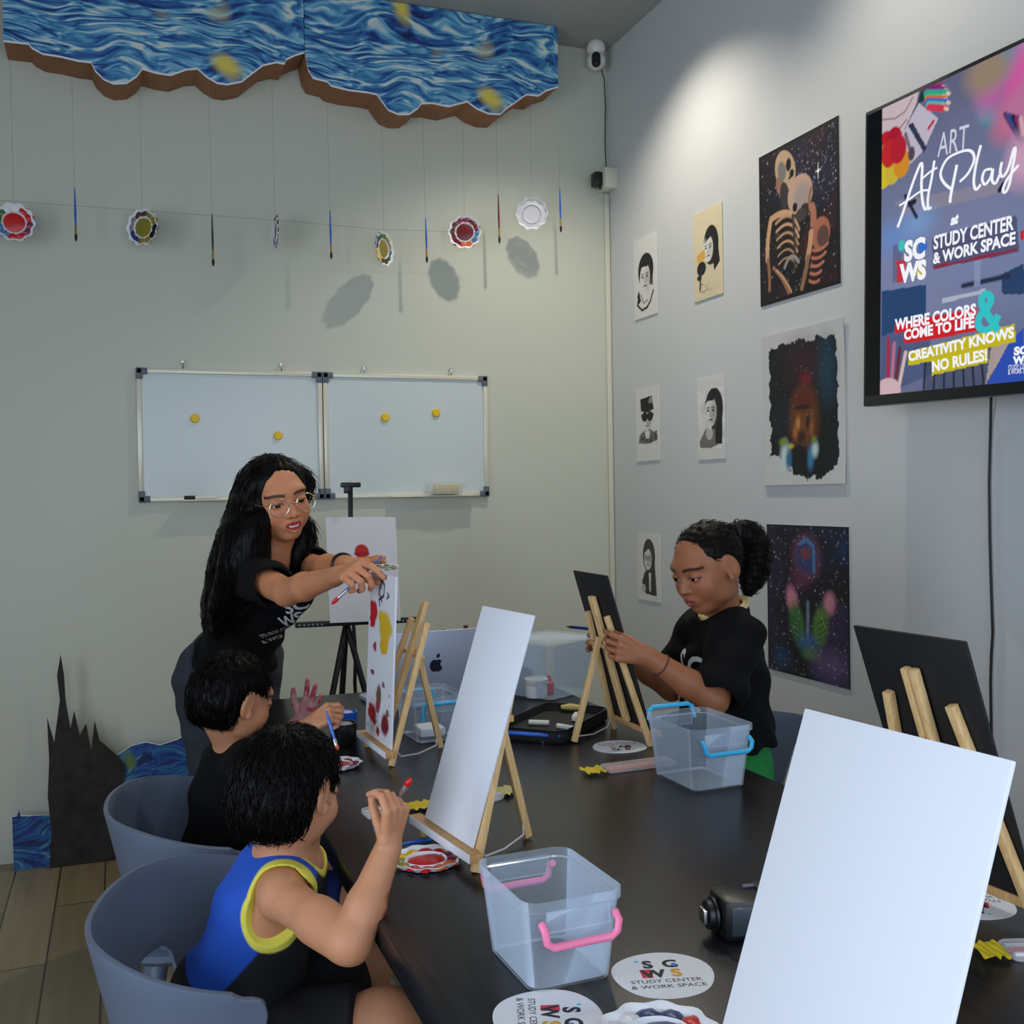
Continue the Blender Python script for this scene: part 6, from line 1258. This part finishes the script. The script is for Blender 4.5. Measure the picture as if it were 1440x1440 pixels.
# ================================================================== BOY IN BLACK SHIRT
def boy_black():
    hf = Fr(dp(331, 981, 2.27), CR*.70+CF*.70-CU*.24, CU-CF*.1, .188)
    nb = dp(334, 1056, 2.32); shR, shL = dp(350, 1078, 2.215), dp(318, 1068, 2.43); elR, wrR = dp(384, 1102, 2.13), dp(430, 1024, 2.22); elL, wrL = dp(362, 1078, 2.52), dp(422, 1016, 2.43)
    pel = dp(296, 1250, 2.36); up = nb-pel; ch = nb*.58+pel*.42; fwd = np.cross(up, shR-shL); fwd = fwd/np.linalg.norm(fwd)
    if fwd @ CR < 0: fwd = -fwd
    tf = Fr(ch, fwd, up); pf = Fr(pel, fwd, up)
    root = thing('person', 'seated boy in black t-shirt painting his open palm', 'person', (pel[0], pel[1], 0))
    def torso(F, g=0, k=.04):
        F.ell(tf, (0, 0, .03), (.098+g, .072+g, .12), k); F.ell(tf, (0, .006, -.10), (.092+g, .076+g, .11), k); F.ell(pf, (0, 0, 0), (.105+g, .088+g, .085), k)
        F.cap(shR*.92+nb*.08, nb, .036+g, .034+g, k); F.cap(shL*.92+nb*.08, nb, .036+g, .034+g, k)
    F = Field(); torso(F); head(F, hf, .9, 1.1); F.cap(hf.p(0, -.12, -.28), nb, .036, .040, .025)
    limbs_pose(F, shR, elR, wrR, (.034, .029, .020)); limbs_pose(F, shL, elL, wrL, (.034, .028, .020))
    LH = .125; fR = dp(466, 1000, 2.215)-wrR; tR, kR = hand(F, wrR, fR, -CU*.7+CF*.5-CR*.1, True, LH, (.9, 1.15, 1.25, 1.25), .02, (.45, .7)); fL = dp(455, 965, 2.38)-wrL; tL, kL = hand(F, wrL, fL, -CF*.85-CR*.05+CU*.3, False, LH, (.10, .12, .16, .2), .30, (.95, .25))
    hR, hL = pf.p(.062, .02, -.02), pf.p(-.062, .02, -.02); knR, knL = np.array([.455, 2.09, .50]), np.array([.455, 2.30, .50]); aR, aL = np.array([.42, 2.08, .14]), np.array([.42, 2.31, .14])
    for h, kn, a in ((hR, knR, aR), (hL, knL, aL)): F.chain([h, kn, a], [.062, .045, .030], .03); F.cap(a-np.array([0, 0, .02]), a+np.array([.10, 0, -.035]), .028, .022, .02)
    fine = [(hf.o-.145, hf.o+.145, .0018), hbox(wrR, fR, LH), hbox(wrL, fL, LH)]
    pm = wrL+fL/np.linalg.norm(fL)*LH*.3; pn = -CF
    def colf(P):
        C = face_colour(P, hf, SKIN_B, (170, 96, 86)); d = np.linalg.norm(P-(wrL+fL/np.linalg.norm(fL)*LH*.5), axis=1); fz = ((P-wrL) @ pn) > -.010; n_ = fbm(P[:, 0]*60, P[:, 2]*60, 5)
        m_ = (np.clip(1.6-d/.07, 0, 1)*fz*.7)[:, None]; C = C*(1-m_)+np.array(rgb(214, 160, 172))*m_
        m_ = ((n_ > .56)*(d < .10)*fz*.85)[:, None]; C = C*(1-m_)+np.array(rgb(186, 60, 74))*m_
        for t_ in tL: m_ = np.clip(1.3-np.linalg.norm(P-t_, axis=1)/.012, 0, 1)[:, None]*.75; C = C*(1-m_)+np.array(rgb(196, 70, 80))*m_
        return C
    add_body('body', F, .0034, fine, root, colf); eyes(hf, root)
    S = Field(); torso(S, .012)
    for s0, e0 in ((shR, elR), (shL, elL)): S.cap(s0, s0*.3+e0*.7, .046, .050, .03)
    for s0, e0 in ((shR, elR), (shL, elL)): a = s0*.42+e0*.58; S.cap(a, a+(e0-s0)*.6, .040, .05, .004, 's')
    S.cap(nb+up/np.linalg.norm(up)*.035, nb+up*.5, .044, .07, .01, 's'); S.noise(folds(.0022, [(45, 20, 60, 0, 1), (-35, 55, 40, 1, .7)])); add_cloth('t_shirt', S, .0045, root, 'tee')
    J = Field(); J.ell(pf, (0, 0, -.01), (.115, .098, .09), .04)
    for h, kn in ((hR, knR), (hL, knL)): J.cap(h, h*.15+kn*.85, .074, .062, .03)
    J.plane(knR*.92+hR*.08, knR-hR, .004); J.noise(folds(.002, [(60, 40, 20, 0, 1)])); add_cloth('shorts', J, .005, root, 'blue_cloth')
    H = Field(); H.ell(hf, (0, -.085, .12), (.378, .460, .400), .02); H.ell(hf, (0, -.22, -.10), (.35, .30, .34), .04); H.ell(hf, (0, .46, -.24), (.34, .42, .46), .04, 's'); H.ell(hf, (0, .0, -.55), (.5, .6, .22), .03, 's')
    for sx in (-1, 1): H.ell(hf, (sx*.42, .02, -.10), (.13, .15, .20), .03, 's')
    H.noise(lambda X, Y, Z: .0007*np.sin(360*(X-hf.o[0])+5*np.sin(25*Z)+4*np.sin(30*Y))+.0006*np.sin(300*(Y-hf.o[1])+7*np.sin(25*Z)))
    hh_ = add_cloth('hair', H, .0034, root, 'hair'); tufts(hh_, hf.p(0, -.25, .45), 2200, .026, .0011, 13, .35)
    return root, tR, kR, tL, kL, wrR, wrL
BB = boy_black()
# ================================================================== BOY IN BLUE JERSEY
def boy_blue():
    hf = Fr(dp(410, 1108, 1.62), CR*.46+CF*.86-CU*.26, CU+CR*.05+CF*.12, .186)
    nb = dp(404, 1217, 1.645); shR, shL = dp(398, 1262, 1.530), dp(396, 1240, 1.765); elR, wrR = dp(494, 1326, 1.40), dp(546, 1192, 1.46); elL, wrL = dp(425, 1340, 1.85), dp(470, 1395, 1.76)
    pel = dp(318, 1425, 1.66); up = nb-pel; ch = nb*.58+pel*.42; fwd = np.cross(up, shR-shL); fwd = fwd/np.linalg.norm(fwd)
    if fwd @ CR < 0: fwd = -fwd
    tf = Fr(ch, fwd, up); pf = Fr(pel, fwd, up)
    root = thing('person', 'seated boy in blue jersey with yellow trim holding a red-tipped paintbrush', 'person', (pel[0], pel[1], 0))
    def torso(F, g=0, k=.04):
        F.ell(tf, (0, 0, .03), (.098+g, .074+g, .12), k); F.ell(tf, (0, .006, -.09), (.092+g, .078+g, .11), k); F.ell(pf, (0, 0, 0), (.105+g, .090+g, .085), k)
        F.cap(shR*.90+nb*.10, nb, .038+g*.6, .034+g*.6, k); F.cap(shL*.90+nb*.10, nb, .038+g*.6, .034+g*.6, k)
    F = Field(); torso(F); head(F, hf, .9, 1.1); F.cap(hf.p(0, -.10, -.28), nb, .038, .042, .03)
    limbs_pose(F, shR, elR, wrR, (.0315, .0262, .0190)); limbs_pose(F, shL, elL, wrL, (.038, .031, .0205)); F.cap(elR*.55+shR*.45, elR*.9+shR*.1, .030, .027, .02)
    LH = .115; fR = dp(557, 1140, 1.455)-wrR; tR, kR = hand(F, wrR, fR, -CR*.78+CF*.6, True, LH, (.85, 1.0, 1.15, 1.3), .0, (-.10, .9)); fL = np.array([.8, 0, -.4]); tL, kL = hand(F, wrL, fL, np.array([0, 0, -1]), False, LH, (.3, .3, .3, .3), .1)
    hR, hL = pf.p(.062, .02, -.02), pf.p(-.062, .02, -.02); knR, knL = np.array([.36, 1.535, .525]), np.array([.375, 1.76, .525]); aR, aL = np.array([.335, 1.53, .15]), np.array([.35, 1.77, .15])
    for h, kn, a in ((hR, knR, aR), (hL, knL, aL)): F.chain([h, kn, a], [.062, .046, .030], .03); F.cap(a-np.array([0, 0, .02]), a+np.array([.10, 0, -.035]), .028, .022, .02)
    fine = [(hf.o-.145, hf.o+.145, .0018), hbox(wrR, fR, LH)]
    def colf(P):
        C = face_colour(P, hf, SKIN_B, (170, 96, 86)); p0 = wrR*.62+elR*.38
        for q, r_ in ((wrR*.45+elR*.55+CR*.024, .010), (wrR*.30+elR*.70+CR*.028, .008)): m_ = np.clip(1.4-np.linalg.norm(P-q, axis=1)/r_, 0, 1)[:, None]; C = C*(1-m_)+np.array(rgb(170, 30, 30))*m_
        return C
    add_body('body', F, .0034, fine, root, colf); eyes(hf, root)
    S = Field(); torso(S, .012)
    ahR = [(shR*.99+elR*.01+tf.R[:, 0]*.012, shR+(tf.R[:, 0]*.10-tf.R[:, 2]*.03))]; out = tf.R[:, 0] if tf.R[:, 0] @ (shR-shL) > 0 else -tf.R[:, 0]
    dn = -tf.R[:, 2]
    a0, a1 = shR+out*.004+dn*.004, shR+out*.12+dn*.04; b0, b1 = shL-out*.004+dn*.004, shL-out*.12+dn*.04
    S.cap(a0, a1, .050, .056, .003, 's'); S.cap(a0+dn*.035, a1+dn*.045, .046, .05, .003, 's'); S.cap(b0, b1, .050, .056, .003, 's'); S.cap(b0+dn*.035, b1+dn*.045, .046, .05, .003, 's')
    un = up/np.linalg.norm(up); n0, n1 = nb+un*.035+fwd*.005, nb+un*.2+fwd*.02; S.cap(n0, n1, .048, .075, .006, 's')
    S.noise(folds(.0022, [(45, 20, 60, 0, 1), (-35, 55, 40, 1, .7)]))
    def dcap(P, a, b_, r1, r2): d = b_-a; t = np.clip(((P-a) @ d)/(d @ d), 0, 1); return np.linalg.norm(P-a-t[:, None]*d, axis=1)-(r1+(r2-r1)*t)
    def cj(P):
        B_, K_, Y_ = [np.array(rgb(*q)) for q in ((28, 82, 190), (26, 27, 34), (226, 218, 84))]; L = pf.loc(P); h = np.linalg.norm(up); t = L[:, 2]/h
        s1 = np.minimum(L[:, 1]+.030-.065*np.clip(t-.25, 0, 1)/.75, (.74-t)*h); s1 = np.maximum.reduce([s1, L[:, 1]-.045, (.25-t)*h]); w = np.clip(s1/.003+.5, 0, 1)[:, None]; C = B_*(1-w)+K_*w
        d = np.minimum.reduce([dcap(P, a0, a1, .050, .056), dcap(P, a0+dn*.035, a1+dn*.045, .046, .05), dcap(P, b0, b1, .05, .056), dcap(P, b0+dn*.035, b1+dn*.045, .046, .05), dcap(P, n0, n1, .048, .075)-.004])
        w = np.clip((.0095-d)/.0022+.5, 0, 1)[:, None]; return C*(1-w)+Y_*w
    add_cloth('jersey', S, .0024, root, 'jersey', cj)
    J = Field(); J.ell(pf, (0, 0, -.01), (.116, .100, .09), .04)
    for h, kn in ((hR, knR), (hL, knL)): J.cap(h, h*.18+kn*.82, .076, .066, .03)
    J.plane(knR*.86+hR*.14, knR-hR, .004); J.noise(folds(.002, [(60, 40, 20, 0, 1)])); add_cloth('shorts', J, .005, root, 'black_cloth')
    H = Field(); H.ell(hf, (0, -.085, .11), (.388, .468, .405), .02); H.ell(hf, (0, -.24, -.13), (.36, .31, .36), .04); H.ell(hf, (0, .46, -.26), (.34, .40, .46), .04, 's'); H.ell(hf, (0, .0, -.60), (.5, .6, .20), .03, 's')
    for sx in (-1, 1): H.ell(hf, (sx*.43, .03, -.12), (.13, .15, .21), .03, 's')
    H.noise(lambda X, Y, Z: .0007*np.sin(360*(X-hf.o[0])+5*np.sin(25*Z)+4*np.sin(30*Y))+.0006*np.sin(300*(Y-hf.o[1])+7*np.sin(25*Z)))
    hh_ = add_cloth('hair', H, .0032, root, 'hair'); tufts(hh_, hf.p(0, -.25, .45), 2600, .028, .0011, 14, .35)
    return root, tR, kR, tL, kL, wrR, wrL
BU = boy_blue()
# parts were modelled in world space: hang them under their person without moving
for R_ in (WO, GI, BB, BU):
    r_ = R_[0]; bpy.context.view_layer.update(); inv = r_.matrix_world.inverted()
    for c_ in [o for o in bpy.data.objects if o.parent == r_ or (o.parent and o.parent.parent == r_)]: c_.data.transform(inv @ c_.matrix_basis); c_.matrix_basis = Matrix()
# ================================================================== THINGS HELD
def held_brush(label, a, b_, L, handle, tip, r=.0036):
    a = np.array(a); d = np.array(b_)-a; return lay_brush('paintbrush', label, a, d, L or float(np.linalg.norm(d)), handle, tip, r)
held_brush('blue paintbrush with red bristles in the hand of the boy in blue', dp(526, 1168, 1.50), dp(579, 1094, 1.475), None, 'brush_blue', 'p_red', .0040)
held_brush('blue paintbrush held tip down by the boy in black', dp(459, 1000, 2.175), dp(475, 1056, 2.16), None, 'brush_blue', 'p_ora', .0042)
held_brush("red-tipped blue paintbrush under the woman's hand", dp(537, 783, 2.29), dp(466, 850, 2.30), None, 'brush_blue', 'p_red', .0040)
t = thing('paint_palette', "paint-covered palette in the woman's hands above the splattered canvas", 'palette', dp(538, 800, 2.29), R=frame(CR*.95-CF*.3, np.cross(CU*.98-CF*.1, CR*.95-CF*.3), CU*.98-CF*.1), group=None)
palette_plate(t, ['olive', 'black', 'wine', 'brown', 'green'], .036)
a = dp(796, 881, 2.50); c = dp(826, 884, 2.51)
t = thing('pencil', "blue pencil in the girl's far hand behind the black canvas", 'pencil', a, R=frame(*(lambda d: (np.cross(CU, d)/np.linalg.norm(np.cross(CU, d)), np.cross(d, np.cross(CU, d)/np.linalg.norm(np.cross(CU, d))), d))((c-a)/np.linalg.norm(c-a))))
MB().tube([(0, 0, .012), (0, 0, .10)], .0038, 8).build('barrel', mat('navy_lacquer', rgb(30, 40, 120), .3), t); MB().tube([(0, 0, 0), (0, 0, .013)], [.0006, .0036], 8).build('tip', 'bristle', t)
# ================================================================== LIGHT, CAMERA
W = bpy.data.worlds.new('World'); SC.world = W; W.use_nodes = True
W.node_tree.nodes['Background'].inputs[0].default_value = (*rgb(150, 180, 225), 1); W.node_tree.nodes['Background'].inputs[1].default_value = .6
def area(name, loc, rot, sx, sy, power, col):
    l = bpy.data.lights.new(name, 'AREA'); l.shape = 'RECTANGLE'; l.size = sx; l.size_y = sy; l.energy = power; l.color = col
    o = bpy.data.objects.new(name, l); COL.objects.link(o); o.location = loc; o.rotation_euler = rot; return o
area('window_daylight', ((WX0+WX1)/2, Y0-.06, (WZ0+WZ1)/2), (PI/2, 0, 0), WX1-WX0-.1, WZ1-WZ0-.1, KEY, (.80, .89, 1))
area('window_daylight', (X0-.06, (LY0+LY1)/2, (LZ0+LZ1)/2), (PI/2, 0, -PI/2), LY1-LY0-.1, LZ1-LZ0-.1, KEY2, (.80, .89, 1))
for i, (x, y) in enumerate(LAMPS):
    l = bpy.data.lights.new('downlight_beam', 'SPOT'); l.energy = LP[i]; l.spot_size = math.radians(118); l.spot_blend = .7; l.shadow_soft_size = .035; l.color = (1, .91, .76)
    o = bpy.data.objects.new('downlight_beam', l); COL.objects.link(o); o.location = (x, y, ZC-.012)
cam = bpy.data.cameras.new('Camera'); co = bpy.data.objects.new('Camera', cam); COL.objects.link(co)
cam.sensor_width = 36; cam.lens = 36*FPX/1440; cam.clip_start = .02
co.matrix_world = Matrix.Translation(Vector(EYE)) @ frame(_r2, _u2, -_fw).to_4x4()
SC.camera = co
SC.view_settings.view_transform = 'Standard'; SC.view_settings.look = 'None'; SC.view_settings.exposure = EXPO; SC.view_settings.gamma = 1; SC.view_settings.use_curve_mapping = False
